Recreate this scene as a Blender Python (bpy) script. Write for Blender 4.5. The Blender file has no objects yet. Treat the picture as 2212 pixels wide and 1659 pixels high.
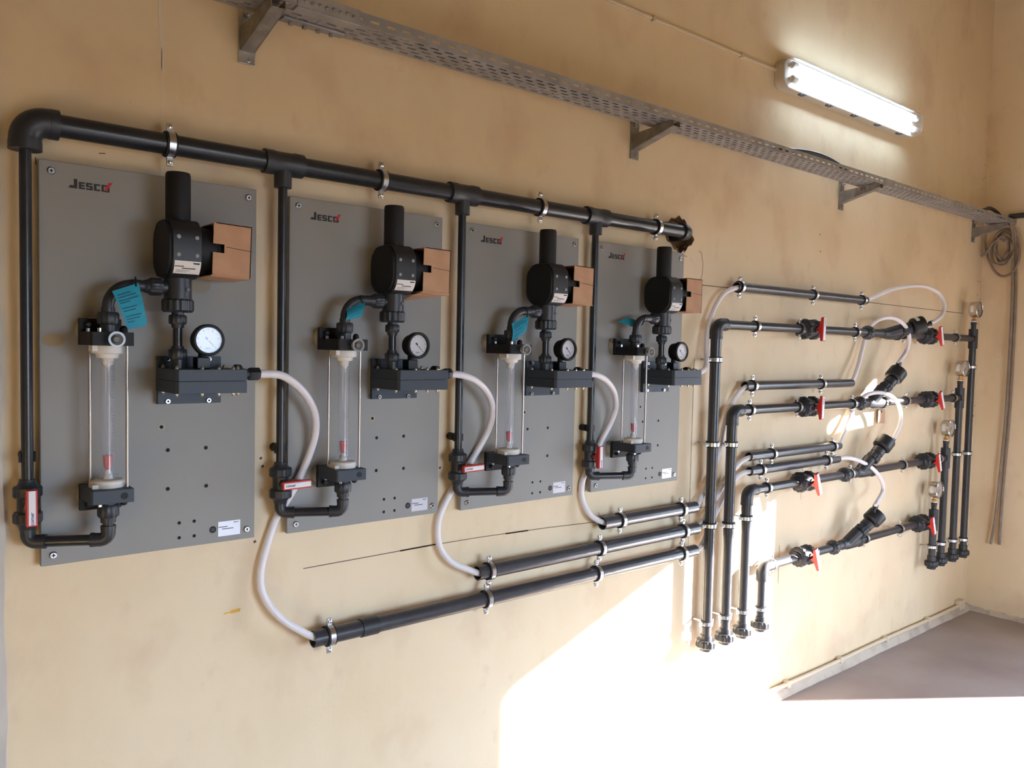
import bpy, bmesh, math, random
from mathutils import Vector, Matrix
random.seed(7)
sc = bpy.context.scene
C = sc.collection

# ------------------------------------------------------------------ camera
F_PX, CX, CD, CZ = 1726.378, -0.3179, 2.0492, 1.6348
YAW, PIT, ROL = 0.690401, -0.0471158, 0.0213507
fw = Vector((math.sin(YAW)*math.cos(PIT), math.cos(YAW)*math.cos(PIT), math.sin(PIT)))
r0 = Vector((math.cos(YAW), -math.sin(YAW), 0)); u0 = r0.cross(fw)
rt = r0*math.cos(ROL) + u0*math.sin(ROL); up = -r0*math.sin(ROL) + u0*math.cos(ROL)
cam_d = bpy.data.cameras.new('camera'); cam = bpy.data.objects.new('camera', cam_d); C.objects.link(cam)
cam_d.sensor_fit = 'HORIZONTAL'; cam_d.sensor_width = 36; cam_d.lens = 36*F_PX/2212
cam_d.clip_start = .05; cam_d.clip_end = 200
M = Matrix.Identity(4)
for i in range(3):
    M[i][0] = rt[i]; M[i][1] = up[i]; M[i][2] = -fw[i]
M[0][3], M[1][3], M[2][3] = CX, -CD, CZ
cam.matrix_world = M
sc.camera = cam

# ------------------------------------------------------------------ light
XE = 5.226            # inner face of the right wall
SUN_DIR = Vector((-1, .6836, -.363)).normalized()
w = bpy.data.worlds.new('sky'); sc.world = w; w.use_nodes = True
bg = w.node_tree.nodes['Background']; bg.inputs[0].default_value = (.59, .76, 1, 1); bg.inputs[1].default_value = 11
sd = bpy.data.lights.new('sun', 'SUN'); sd.energy = 42; sd.angle = math.radians(.9); sd.color = (1, .94, .90)
so = bpy.data.objects.new('sun', sd); C.objects.link(so)
so.rotation_euler = SUN_DIR.to_track_quat('-Z', 'Y').to_euler(); so.location = (8, -4, 4)
def portal(loc, rot, sx, sy):
    a = bpy.data.lights.new('sky_portal', 'AREA'); a.shape = 'RECTANGLE'; a.size = sx; a.size_y = sy
    a.cycles.is_portal = True
    o = bpy.data.objects.new('sky_portal', a); C.objects.link(o); o.location = loc; o.rotation_euler = rot
portal((XE+.19, -2.15, .95), (0, math.pi/2, 0), 1.9, 1.2)
portal((1.55, -4.2, 1.12), (-math.pi/2, 0, math.pi), 1.7, 1.65)
sc.view_settings.view_transform = 'Standard'; sc.view_settings.look = 'None'
sc.view_settings.gamma = 1; sc.view_settings.use_curve_mapping = False
sc.view_settings.exposure = 1.02
sc.cycles.use_denoising = True
sc.cycles.max_bounces = 10; sc.cycles.diffuse_bounces = 6; sc.cycles.glossy_bounces = 4
sc.cycles.transparent_max_bounces = 12; sc.cycles.sample_clamp_indirect = 8
sc.cycles.caustics_reflective = False; sc.cycles.caustics_refractive = False

# ------------------------------------------------------------------ materials
def mat(name, col, rough=.5, metal=0, noise=None, bump=0, spec=.5, bscale=200):
    m = bpy.data.materials.new(name); m.use_nodes = True; nt = m.node_tree
    b = nt.nodes['Principled BSDF']
    b.inputs['Base Color'].default_value = (*col, 1); b.inputs['Roughness'].default_value = rough
    b.inputs['Metallic'].default_value = metal; b.inputs['Specular IOR Level'].default_value = spec
    tc = nt.nodes.new('ShaderNodeTexCoord')
    if noise:
        sc_, col2, lo, hi = noise
        n = nt.nodes.new('ShaderNodeTexNoise'); n.inputs['Scale'].default_value = sc_; n.inputs['Detail'].default_value = 5
        nt.links.new(tc.outputs['Object'], n.inputs['Vector'])
        r = nt.nodes.new('ShaderNodeValToRGB'); r.color_ramp.elements[0].position = lo; r.color_ramp.elements[1].position = hi
        r.color_ramp.elements[0].color = (*col, 1); r.color_ramp.elements[1].color = (*col2, 1)
        nt.links.new(n.outputs['Fac'], r.inputs['Fac']); nt.links.new(r.outputs['Color'], b.inputs['Base Color'])
    if bump:
        n2 = nt.nodes.new('ShaderNodeTexNoise'); n2.inputs['Scale'].default_value = bscale; n2.inputs['Detail'].default_value = 4
        nt.links.new(tc.outputs['Object'], n2.inputs['Vector'])
        bp = nt.nodes.new('ShaderNodeBump'); bp.inputs['Strength'].default_value = bump; bp.inputs['Distance'].default_value = .002
        nt.links.new(n2.outputs['Fac'], bp.inputs['Height']); nt.links.new(bp.outputs['Normal'], b.inputs['Normal'])
    return m

def wall_material():
    m = bpy.data.materials.new('cream_wall_paint'); m.use_nodes = True; nt = m.node_tree; N = nt.nodes; Lk = nt.links
    b = N['Principled BSDF']; b.inputs['Roughness'].default_value = .62; b.inputs['Specular IOR Level'].default_value = .3
    tc = N.new('ShaderNodeTexCoord')
    def noise(scale, detail, lo, hi, stretch=None, seed=0):
        mp = N.new('ShaderNodeMapping'); Lk.new(tc.outputs['Object'], mp.inputs['Vector'])
        mp.inputs['Location'].default_value = (seed, seed*.7, seed*1.3)
        if stretch: mp.inputs['Scale'].default_value = stretch
        n = N.new('ShaderNodeTexNoise'); n.inputs['Scale'].default_value = scale; n.inputs['Detail'].default_value = detail
        Lk.new(mp.outputs['Vector'], n.inputs['Vector'])
        r = N.new('ShaderNodeMapRange'); r.inputs['From Min'].default_value = lo; r.inputs['From Max'].default_value = hi
        Lk.new(n.outputs['Fac'], r.inputs['Value']); return r.outputs['Result']
    def mix(fac, a, bcol, amt=1):
        mx = N.new('ShaderNodeMix'); mx.data_type = 'RGBA'
        if amt != 1:
            mm = N.new('ShaderNodeMath'); mm.operation = 'MULTIPLY'; mm.inputs[1].default_value = amt
            Lk.new(fac, mm.inputs[0]); fac = mm.outputs[0]
        Lk.new(fac, mx.inputs[0])
        if isinstance(a, tuple): mx.inputs[6].default_value = (*a, 1)
        else: Lk.new(a, mx.inputs[6])
        mx.inputs[7].default_value = (*bcol, 1); return mx.outputs[2]
    c = mix(noise(1.3, 5, .35, .7), WALL_A, WALL_B)
    c = mix(noise(3.5, 6, .52, .75, (1, 1, .35), 4), c, WALL_C, .45)
    c = mix(noise(14, 6, .62, .8, (1, 1, .6), 9), c, (.48, .30, .16), .22)
    c = mix(noise(60, 3, .74, .78, None, 15), c, (.25, .14, .07), .5)
    c = mix(noise(4.2, 4, .54, .72, (1, 1, .8), 21), c, (.60, .43, .29), .45)
    Lk.new(c, b.inputs['Base Color'])
    n1 = N.new('ShaderNodeTexNoise'); n1.inputs['Scale'].default_value = 9; n1.inputs['Detail'].default_value = 8
    Lk.new(tc.outputs['Object'], n1.inputs['Vector'])
    bp = N.new('ShaderNodeBump'); bp.inputs['Strength'].default_value = .35; bp.inputs['Distance'].default_value = .01
    Lk.new(n1.outputs['Fac'], bp.inputs['Height']); Lk.new(bp.outputs['Normal'], b.inputs['Normal'])
    return m
WALL_A, WALL_B, WALL_C = (.745, .605, .405), (.80, .68, .485), (.67, .52, .315)
mWALL = wall_material()
mFLOOR = mat('worn_red_floor', (.28, .225, .228), .42, 0, (2.2, (.38, .34, .345), .3, .7), .3, .5, 25)
mCEIL = mat('timber_ceiling', (.27, .18, .065), .8)
mOCHRE = mat('ochre_wall_paint', (.34, .25, .10), .7)
mTRIM = mat('grey_white_pilaster_paint', (.50, .46, .42), .7, 0, (6, (.60, .56, .50), .4, .7), .2)
mPLASTER = mat('broken_plaster', (.10, .065, .045), .95, 0, (40, (.28, .19, .13), .4, .7), .8, .2, 90)
mCEMENT = mat('painted_cement_skirting', (.55, .47, .38), .8, 0, (12, (.38, .31, .26), .45, .75), .5, .3, 40)
mGROUND = mat('outdoor_ground', (.11, .085, .06), .9)
mPVC = mat('dark_grey_pvc', (.017, .019, .024), .30, 0, (30, (.022, .025, .031), .4, .7), 0, .5)
mPVCL = mat('mid_grey_pvc', (.040, .041, .049), .30, 0, (30, (.050, .051, .060), .4, .7), 0, .5)
mPVCR = mat('grey_pvc', (.026, .028, .034), .30, 0, (30, (.033, .035, .042), .4, .7), 0, .5)
mPVCM = mat('dark_grey_pvc_fitting', (.024, .027, .033), .42, 0, None, .12, .5, 300)
mBLK = mat('black_plastic', (.011, .012, .015), .45, 0, None, .15, .45, 400)
mBLKP = mat('matt_black_plastic', (.007, .007, .008), .6, 0, None, .1, .35, 400)
mRUB = mat('black_rubber', (.010, .010, .011), .7)
mPANEL = mat('grey_plastic_board', (.265, .262, .248), .55, 0, (2.5, (.29, .288, .275), .35, .7), .08, .4, 500)
mEDGE = mat('grey_spacer_plastic', (.38, .35, .27), .6)
mBLOCK = mat('slate_grey_plastic_block', (.032, .042, .058), .5, 0, None, .1, .4, 300)
mZINC = mat('zinc_plated_steel', (.62, .63, .66), .28, 1, (30, (.48, .50, .54), .4, .7))
mSTEEL = mat('stainless_steel', (.62, .60, .57), .22, 1)
mROD = mat('dull_steel_rod', (.40, .36, .33), .35, .9)
mSCR = mat('grey_screw_head', (.26, .27, .28), .5)
mBRASS = mat('brass_dome_nut', (.55, .50, .38), .3, 1)
mBRASS2 = mat('brass_fitting', (.55, .30, .10), .35, 1)
mGALV = mat('galvanised_sheet', (.30, .30, .31), .5, .55, (14, (.42, .42, .43), .35, .7), .1, .4, 80)
mGALV2 = mat('aged_galvanised_bracket', (.22, .20, .18), .55, .4, (20, (.36, .34, .31), .4, .7), .2, .4, 80)
mHOLE = mat('dark_hole', (.006, .006, .006), .9)
mWHITEP = mat('off_white_plastic', (.72, .69, .64), .5)
mKNOBG = mat('grey_hub', (.12, .12, .12), .5)
mRED = mat('red_plastic', (.55, .018, .012), .4)
mREDF = mat('red_float', (.62, .02, .03), .45)
mWHITE = mat('white_label_plastic', (.80, .80, .82), .45)
mPAPER = mat('white_paper_label', (.74, .72, .70), .6)
mALU = mat('silver_rating_plate', (.60, .61, .67), .35, .3)
mINK = mat('black_print', (.012, .010, .010), .6)
mBLUEINK = mat('blue_print', (.03, .05, .16), .6)
mLOGORED = mat('red_print', (.50, .012, .03), .6)
mBLUE = mat('blue_card', (.015, .30, .45), .7)
mBLUETXT = mat('dark_blue_print', (.012, .10, .18), .7)
mTAN = mat('tan_paper', (.50, .31, .21), .7)
mCARD = mat('cardboard', (.47, .27, .16), .8, 0, (25, (.52, .31, .19), .4, .7), .1)
mCARDIN = mat('cardboard_inside', (.10, .05, .03), .9)
mTAPE = mat('glue_stain', (.27, .235, .18), .7)
mPATCH = mat('brown_glue_residue', (.30, .235, .15), .7)
mCABLE = mat('grey_brown_cable', (.22, .17, .13), .5, 0, (20, (.28, .23, .19), .4, .7))
mDCABLE = mat('dark_cable', (.035, .03, .028), .5)
mCONDUIT = mat('painted_conduit', (.66, .55, .40), .5)
mDIAL = mat('white_dial', (.72, .72, .75), .5)
mDIAL2 = mat('aged_dial', (.42, .38, .33), .5)
mPENCIL = mat('pencil_mark', (.10, .06, .035), .9)
mYEL = mat('ochre_smear', (.75, .42, .06), .7)
mWHITEDRIP = mat('white_plaster_filler', (.72, .66, .58), .8)
mTUBE_REF = mat('white_reflector', (.85, .86, .88), .35)
mHOUS = mat('pale_lamp_housing', (.60, .55, .48), .5)
mCLIPG = mat('dark_lamp_clip', (.10, .10, .11), .5)

def hose_material():
    m = bpy.data.materials.new('milky_polyethylene_hose'); m.use_nodes = True; nt = m.node_tree
    b = nt.nodes['Principled BSDF']; b.inputs['Base Color'].default_value = (.86, .83, .86, 1); b.inputs['Roughness'].default_value = .35
    t = nt.nodes.new('ShaderNodeBsdfTranslucent'); t.inputs['Color'].default_value = (.86, .83, .87, 1)
    mx = nt.nodes.new('ShaderNodeMixShader'); mx.inputs[0].default_value = .12
    nt.links.new(b.outputs[0], mx.inputs[1]); nt.links.new(t.outputs[0], mx.inputs[2])
    nt.links.new(mx.outputs[0], nt.nodes['Material Output'].inputs['Surface']); return m
mHOSE = hose_material()
def clear_material(name, tint, ior, extra=.0, frost=None):
    m = bpy.data.materials.new(name); m.use_nodes = True; nt = m.node_tree; nt.nodes.remove(nt.nodes['Principled BSDF'])
    t = nt.nodes.new('ShaderNodeBsdfTransparent'); t.inputs[0].default_value = (*tint, 1)
    g = nt.nodes.new('ShaderNodeBsdfGlossy'); g.inputs['Roughness'].default_value = .05
    f = nt.nodes.new('ShaderNodeFresnel'); f.inputs['IOR'].default_value = ior
    gm = nt.nodes.new('ShaderNodeNewGeometry'); iv = nt.nodes.new('ShaderNodeMath'); iv.operation = 'SUBTRACT'; iv.inputs[0].default_value = 1
    nt.links.new(gm.outputs['Backfacing'], iv.inputs[1]); ml = nt.nodes.new('ShaderNodeMath'); ml.operation = 'MULTIPLY'
    nt.links.new(f.outputs[0], ml.inputs[0]); nt.links.new(iv.outputs[0], ml.inputs[1])   # a thin wall reflects once, on its outer side
    mx = nt.nodes.new('ShaderNodeMixShader'); nt.links.new(ml.outputs[0], mx.inputs[0])
    nt.links.new(t.outputs[0], mx.inputs[1]); nt.links.new(g.outputs[0], mx.inputs[2]); out = mx.outputs[0]
    if frost:
        d = nt.nodes.new('ShaderNodeBsdfDiffuse'); d.inputs[0].default_value = (*frost, 1)
        m2 = nt.nodes.new('ShaderNodeMixShader'); m2.inputs[0].default_value = extra
        nt.links.new(out, m2.inputs[1]); nt.links.new(d.outputs[0], m2.inputs[2]); out = m2.outputs[0]
    nt.links.new(out, nt.nodes['Material Output'].inputs['Surface']); return m
mGLASS = clear_material('clear_acrylic_tube', (.95, .96, .98), 1.5, .10, (.7, .72, .78))
mLENS = clear_material('gauge_glass', (.97, .97, .98), 1.5)
mCOVER = clear_material('clear_lamp_cover', (.97, .98, 1), 1.45, .12, (.8, .85, .9))
mKNOB = clear_material('frosted_knob', (.9, .9, .9), 1.45, .45, (.6, .6, .6))
def emit(name, col, s):
    m = bpy.data.materials.new(name); m.use_nodes = True; nt = m.node_tree; nt.nodes.remove(nt.nodes['Principled BSDF'])
    e = nt.nodes.new('ShaderNodeEmission'); e.inputs[0].default_value = (*col, 1); e.inputs[1].default_value = s
    nt.links.new(e.outputs[0], nt.nodes['Material Output'].inputs['Surface']); return m
mLAMP = emit('lit_fluorescent_tube', (.66, .83, 1), 25)

# ------------------------------------------------------------------ mesh helpers; every point is (x, D, z), D = distance out from the back wall
def W3(p): return Vector((p[0], -p[1], p[2]))
def add(a, b, s=1): return (a[0]+b[0]*s, a[1]+b[1]*s, a[2]+b[2]*s)
class MB:
    def __init__(s): s.v = []; s.f = []; s.m = []; s.mi = 0
    def quad(s, pts):
        k = len(s.v); s.v += [W3(p) for p in pts]; s.f.append(tuple(range(k, k+len(pts)))); s.m.append(s.mi); return s
    def box(s, x0, x1, d0, d1, z0, z1):
        k = len(s.v)
        for z in (z0, z1):
            for x, d in ((x0, d0), (x1, d0), (x1, d1), (x0, d1)): s.v.append(W3((x, d, z)))
        for f in ((0,1,2,3),(7,6,5,4),(0,4,5,1),(1,5,6,2),(2,6,7,3),(3,7,4,0)): s.f.append(tuple(k+i for i in f)); s.m.append(s.mi)
        return s
    def prism(s, poly, axis, a, b):
        # poly in the two other axes (x,D) (x,z) or (D,z); extruded along axis
        def P(u, v, t):
            return {'x': (t, u, v), 'd': (u, t, v), 'z': (u, v, t)}[axis]
        k = len(s.v); n = len(poly)
        for t in (a, b):
            for u, v in poly: s.v.append(W3(P(u, v, t)))
        s.f.append(tuple(range(k, k+n))); s.f.append(tuple(range(k+2*n-1, k+n-1, -1))); s.m += [s.mi]*2
        for i in range(n): s.f.append((k+i, k+(i+1) % n, k+n+(i+1) % n, k+n+i)); s.m.append(s.mi)
        return s
    def rings(s, centers, frames, radii, n, caps=True, star=0):
        k = len(s.v)
        for c, (e1, e2), r in zip(centers, frames, radii):
            for i in range(n):
                a = 2*math.pi*i/n; rr = r*(1-star*(i % 4 > 1)) if star else r
                s.v.append(c + (e1*math.cos(a)+e2*math.sin(a))*rr)
        for j in range(len(centers)-1):
            for i in range(n):
                s.f.append((k+j*n+i, k+j*n+(i+1) % n, k+(j+1)*n+(i+1) % n, k+(j+1)*n+i)); s.m.append(s.mi)
        if caps:
            s.f.append(tuple(range(k+n-1, k-1, -1))); q = k+(len(centers)-1)*n; s.f.append(tuple(range(q, q+n))); s.m += [s.mi]*2
        return s
    def lathe(s, p0, dr, prof, n=20, star=0, caps=True, phase=0):
        # prof = [(t, r)...] along dr from p0
        d = W3(dr).normalized(); o = W3(p0)
        e1 = d.orthogonal().normalized(); e2 = d.cross(e1)
        if phase: e1, e2 = e1*math.cos(phase)+e2*math.sin(phase), e2*math.cos(phase)-e1*math.sin(phase)
        return s.rings([o+d*t for t, r in prof], [(e1, e2)]*len(prof), [r for t, r in prof], n, caps, star)
    def cyl(s, p0, p1, r, n=20, r1=None, ch=0):
        L = (W3(p1)-W3(p0)).length; dr = (p1[0]-p0[0], p1[1]-p0[1], p1[2]-p0[2]); r1 = r if r1 is None else r1
        prof = [(0, r), (L, r1)] if not ch else [(0, r-ch), (ch, r), (L-ch, r1), (L, r1-ch)]
        return s.lathe(p0, dr, prof, n)
    def nut(s, p0, p1, r, n=48, ch=None):
        L = (W3(p1)-W3(p0)).length; dr = (p1[0]-p0[0], p1[1]-p0[1], p1[2]-p0[2]); ch = L*.15 if ch is None else ch
        return s.lathe(p0, dr, [(0, r*.88), (ch, r), (L-ch, r), (L, r*.88)], n, star=.06)
    def hexn(s, p0, p1, r):
        L = (W3(p1)-W3(p0)).length; dr = (p1[0]-p0[0], p1[1]-p0[1], p1[2]-p0[2])
        return s.lathe(p0, dr, [(0, r*.9), (L*.12, r), (L*.88, r), (L, r*.9)], 6)
    def tube(s, pts, r, n=12, caps=True, hollow=False):
        P = [W3(p) for p in pts]; T = []
        for i in range(len(P)):
            T.append((P[min(i+1, len(P)-1)]-P[max(i-1, 0)]).normalized())
        e = T[0].orthogonal().normalized(); fr = []
        for t in T:
            e = (e - t*e.dot(t)).normalized(); fr.append((e, t.cross(e)))
        rr = r if isinstance(r, (list, tuple)) else [r]*len(P)
        return s.rings(P, fr, rr, n, caps)
    def pipe(s, p0, p1, r, ri, n=24, depth=.05):
        # open ended pipe: outer wall, rims and bores
        L = (W3(p1)-W3(p0)).length; dr = (p1[0]-p0[0], p1[1]-p0[1], p1[2]-p0[2])
        return s.lathe(p0, dr, [(depth, ri*.2), (depth, ri), (0, ri), (0, r), (L, r), (L, ri), (L-depth, ri), (L-depth, ri*.2)], n)
    def sphere(s, c, r, n=12, sq=1):
        prof = [(r-r*math.cos(math.pi*i/8)*1, max(r*math.sin(math.pi*i/8), r*.02)) for i in range(9)]
        return s.lathe(add(c, (0, 0, -r)), (0, 0, 1), prof, n)
    def build(s, name, mats, parent=None, smooth=True, bevel=0, solid=0, recalc=True, ang=35):
        me = bpy.data.meshes.new(name)
        off = parent_world(parent) if parent else Vector((0, 0, 0))
        me.from_pydata([v-off for v in s.v], [], s.f)
        if not isinstance(mats, (list, tuple)): mats = [mats]
        for m in mats: me.materials.append(m)
        me.polygons.foreach_set('material_index', s.m)
        if recalc:
            bm = bmesh.new(); bm.from_mesh(me); bmesh.ops.recalc_face_normals(bm, faces=bm.faces); bm.to_mesh(me); bm.free()
        if smooth:
            me.polygons.foreach_set('use_smooth', [True]*len(me.polygons)); me.set_sharp_from_angle(angle=math.radians(ang))
        o = bpy.data.objects.new(name, me); C.objects.link(o)
        if parent: o.parent = parent
        if bevel:
            b = o.modifiers.new('bevel', 'BEVEL'); b.width = bevel; b.segments = 2; b.limit_method = 'ANGLE'; b.harden_normals = False
        if solid:
            b = o.modifiers.new('thickness', 'SOLIDIFY'); b.thickness = solid; b.offset = 0
        return o
_pw = {}
def parent_world(o):
    v = Vector((0, 0, 0))
    while o is not None: v = v+o.location; o = o.parent
    return v
def tag(o, label, cat, group=None):
    o['label'] = label; o['category'] = cat
    if group: o['group'] = group
    return o
def thing(name, loc, label, cat, group=None):
    o = bpy.data.objects.new(name, None); C.objects.link(o); o.location = W3(loc); o.empty_display_size = .03
    return tag(o, label, cat, group)
def struct(o): o['kind'] = 'structure'; return o
def dup(root, shift, label=None, group=None):
    r = root.copy(); C.objects.link(r); r.location = root.location + W3(shift)
    if label: r['label'] = label
    if group: r['group'] = group
    for ch in list(root.children):
        c = ch.copy(); C.objects.link(c); c.parent = r
        for g in list(ch.children):
            d = g.copy(); C.objects.link(d); d.parent = c
    return r
def spline(pts, n=10):
    P = [Vector(p) for p in pts]; P = [P[0]*2-P[1]]+P+[P[-1]*2-P[-2]]; out = []
    for i in range(1, len(P)-2):
        a, b, c, d = P[i-1], P[i], P[i+1], P[i+2]
        for k in range(n):
            t = k/n
            out.append(tuple(.5*((2*b)+(c-a)*t+(2*a-5*b+4*c-d)*t*t+(3*b-a-3*c+d)*t*t*t)))
    out.append(tuple(P[-2])); return out
def at(px, py, D):
    # the point at distance D out from the back wall that the photograph shows at this pixel
    d = fw + rt*((px-1106)/F_PX) - up*((py-829.5)/F_PX)
    t = (-D+CD)/d.y
    p = Vector((CX, -CD, CZ)) + d*t
    return (p.x, D, p.z)
def text(body, size, cx, cz, D, m, name, parent, rot=0, bold=0, align='CENTER', normal='front'):
    cu = bpy.data.curves.new('t', 'FONT'); cu.body = body; cu.size = size; cu.align_x = align; cu.align_y = 'CENTER'; cu.offset = bold
    cu.resolution_u = 2
    o = bpy.data.objects.new('t', cu); C.objects.link(o)
    dg = bpy.context.evaluated_depsgraph_get(); me = bpy.data.meshes.new_from_object(o.evaluated_get(dg))
    C.objects.unlink(o); bpy.data.objects.remove(o)
    off = parent_world(parent); c, s_ = math.cos(rot), math.sin(rot)
    for v in me.vertices:
        x, y = v.co.x*c-v.co.y*s_, v.co.x*s_+v.co.y*c
        v.co = Vector((cx+x, -D, cz+y)) - off
    me.materials.clear(); me.materials.append(m); me.name = name
    q = bpy.data.objects.new(name, me); C.objects.link(q); q.parent = parent
    return q
def elbow_path(c, da, db, La, Lb, R, n=8):
    # straight legs along unit axes da, db meeting at corner c, rounded with radius R
    out = [add(c, da, La)]
    if La > R*1.02: out.append(add(c, da, R*1.01))
    o = add(add(c, da, R), db, R)
    for i in range(n+1):
        a = math.pi/2*i/n
        # from c+da*R to c+db*R about o
        p = add(add(o, db, -R*math.cos(a)), da, -R*math.sin(a))
        out.append(p)
    if Lb > R*1.02: out.append(add(c, db, R*1.01))
    out.append(add(c, db, Lb)); return out

# ------------------------------------------------------------------ room shell
RL, RF, RH = -1.7, 4.2, 3.9     # left wall x, front wall depth, ceiling height
def slab(outer, holes, axis, a, b, name, m):
    # flat wall with openings, given thickness from a to b along axis
    bm = bmesh.new(); edges = []
    def P(u, v, t): return W3({'x': (t, u, v), 'd': (u, t, v), 'z': (u, v, t)}[axis])
    loops = [outer]+holes; faces = []
    for t in (a, b):
        es = []
        for lp in loops:
            vs = [bm.verts.new(P(u, v, t)) for u, v in lp]
            for i in range(len(vs)): es.append(bm.edges.new((vs[i], vs[(i+1) % len(vs)])))
        bmesh.ops.triangle_fill(bm, use_beauty=True, use_dissolve=False, edges=es)
    for lp in loops:
        for i in range(len(lp)):
            u0_, v0_ = lp[i]; u1_, v1_ = lp[(i+1) % len(lp)]
            q = [bm.verts.new(P(*x)) for x in ((u0_, v0_, a), (u1_, v1_, a), (u1_, v1_, b), (u0_, v0_, b))]
            bm.faces.new(q)
    bmesh.ops.remove_doubles(bm, verts=bm.verts, dist=1e-5)
    bmesh.ops.recalc_face_normals(bm, faces=bm.faces)
    me = bpy.data.meshes.new(name); bm.to_mesh(me); bm.free(); me.materials.append(m)
    o = bpy.data.objects.new(name, me); C.objects.link(o); return struct(o)
hole = [(2.120, 2.100), (2.138, 2.128), (2.156, 2.130), (2.170, 2.146), (2.192, 2.146), (2.214, 2.160), (2.232, 2.146), (2.240, 2.150), (2.262, 2.128),
        (2.285, 2.102), (2.305, 2.080), (2.290, 2.060), (2.268, 2.052), (2.252, 2.030), (2.240, 2.034), (2.222, 2.016), (2.206, 2.034), (2.190, 2.036), (2.172, 2.056), (2.150, 2.062), (2.140, 2.080)]
wall_back = slab([(RL, -.02), (XE+.2, -.02), (XE+.2, RH), (RL, RH)], [hole], 'd', 0, -.12, 'wall_back', mWALL)
b = MB(); b.box(RL, XE+.2, -.2, -.118, -.02, RH); o = b.build('wall_cavity', mPLASTER, wall_back, smooth=False)
# ragged plaster lip round the hole
b = MB(); n = len(hole); cxh = sum(p[0] for p in hole)/n; czh = sum(p[1] for p in hole)/n
for i in range(n):
    p, q = hole[i], hole[(i+1) % n]
    def o2(p, s): return (cxh+(p[0]-cxh)*s, czh+(p[1]-czh)*s)
    h = .004+.006*((i*7) % 5)/5
    a0, a1, c0, c1 = o2(p, 1.10), o2(q, 1.10), o2(p, .93), o2(q, .93)
    b.quad([(a0[0], .0004, a0[1]), (a1[0], .0004, a1[1]), (q[0], h, q[1]), (p[0], h, p[1])])
    b.quad([(p[0], h, p[1]), (q[0], h, q[1]), (c1[0], -.03, c1[1]), (c0[0], -.03, c0[1])])
b.build('broken_plaster_edge', mPLASTER, wall_back, smooth=False)
slab([(-.05, -.02), (RF+.2, -.02), (RF+.2, RH), (-.05, RH)], [[(1.558, 0), (2.74, 0), (2.74, 1.90), (1.558, 1.90)], [(.80, 1.62), (1.36, 1.62), (1.36, 2.12), (.80, 2.12)]], 'x', XE, XE+.2, 'wall_right', mWALL)
slab([(.80, 1.62), (1.36, 1.62), (1.36, 2.12), (.80, 2.12)], [[(.915, 1.752), (1.233, 1.90), (1.233, 1.933), (.915, 1.988)]], 'x', XE, XE+.012, 'sun_gap_board', mTRIM)  # unseen board added across the opening, its gap cut to shape the upper sun patch
slab([(RL, -.02), (XE+.2, -.02), (XE+.2, RH), (RL, RH)], [[(.7, .3), (2.4, .3), (2.4, 1.95), (.7, 1.95)]], 'd', RF, RF+.2, 'wall_front', mOCHRE)
struct(MB().box(RL-.2, RL, -.2, RF+.2, -.02, RH).build('wall_left', mOCHRE, smooth=False))
struct(MB().box(RL-.2, XE+.2, -.2, RF+.2, RH, RH+.15).build('ceiling', mCEIL, smooth=False))
struct(MB().box(RL-.2, XE+.2, -.2, RF+.2, -.15, 0).build('floor', mFLOOR, smooth=False))
struct(MB().box(-30, 40, -30, 34, -.35, -.16).build('ground', mGROUND, smooth=False))
# pilaster at the far left, slightly ragged painted edge
b = MB(); pts = [(RL, 0)]
zz = 0; ed = []
while zz < 3.9: ed.append((-.0625-.007*zz/1.7+.0022*math.sin(zz*17)+.0015*math.sin(zz*43), zz)); zz += .06
b.prism([(RL, 0)]+ed+[(RL, 3.9)], 'd', 0, .012)
struct(b.build('trim_1', mTRIM, smooth=False))
# cement skirting with uneven lower edge
b = MB(); X = [RL + (XE-RL)*i/90 for i in range(91)]
for i in range(90):
    x0, x1 = X[i], X[i+1]
    j0, j1 = [.002*math.sin(x*9)+.0012*math.sin(x*31) for x in (x0, x1)]
    b.quad([(x0, 0, .042), (x1, 0, .042), (x1, .016, .038), (x0, .016, .038)])
    b.quad([(x0, .016, .038), (x1, .016, .038), (x1, .034+j1, 0), (x0, .034+j0, 0)])
struct(b.build('baseboard_back', mCEMENT, smooth=False, recalc=False))
b = MB()
for i in range(60):
    d0, d1 = 1.5*i/60, 1.5*(i+1)/60
    j0, j1 = [.010+.003*math.sin(x*40)+.003*math.sin(x*91) for x in (d0, d1)]
    b.quad([(XE, d0, .02+j0), (XE, d1, .02+j1), (XE-.006-j1, d1, 0), (XE-.006-j0, d0, 0)])
struct(b.build('baseboard_right', mCEMENT, smooth=False, recalc=False))

# drawing and dirt marks on the wall, thin strokes lying on the plaster
def stroke(pts, wd, m, name, D=.0007):
    b = MB()
    for (x0, z0), (x1, z1) in zip(pts[:-1], pts[1:]):
        dx, dz = x1-x0, z1-z0; L = math.hypot(dx, dz) or 1; nx, nz = -dz/L*wd/2, dx/L*wd/2
        b.quad([(x0-nx, D, z0-nz), (x1-nx, D, z1-nz), (x1+nx, D, z1+nz), (x0+nx, D, z0+nz)])
    return b.build(name, m, wall_back, smooth=False, recalc=False)
stroke([(.638, 1.007), (.95, 1.0105), (1.018, 1.012), (1.25, 1.011), (1.55, 1.004), (1.822, .993)], .0022, mPENCIL, 'pencil_line')
stroke([(.95, 1.0105), (1.10, 1.0125)], .0045, mPENCIL, 'pencil_line')
stroke([(1.36, 1.008), (1.46, 1.006)], .0050, mPENCIL, 'pencil_line')
stroke([(2.05, 1.902), (2.56, 1.902)], .0030, mPENCIL, 'pencil_line')
stroke([(3.62, 1.904), (4.969, 1.897)], .0030, mPENCIL, 'pencil_line')
stroke([(2.19, 2.014), (2.27, 2.010)], .0022, mPENCIL, 'pencil_line')
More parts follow.
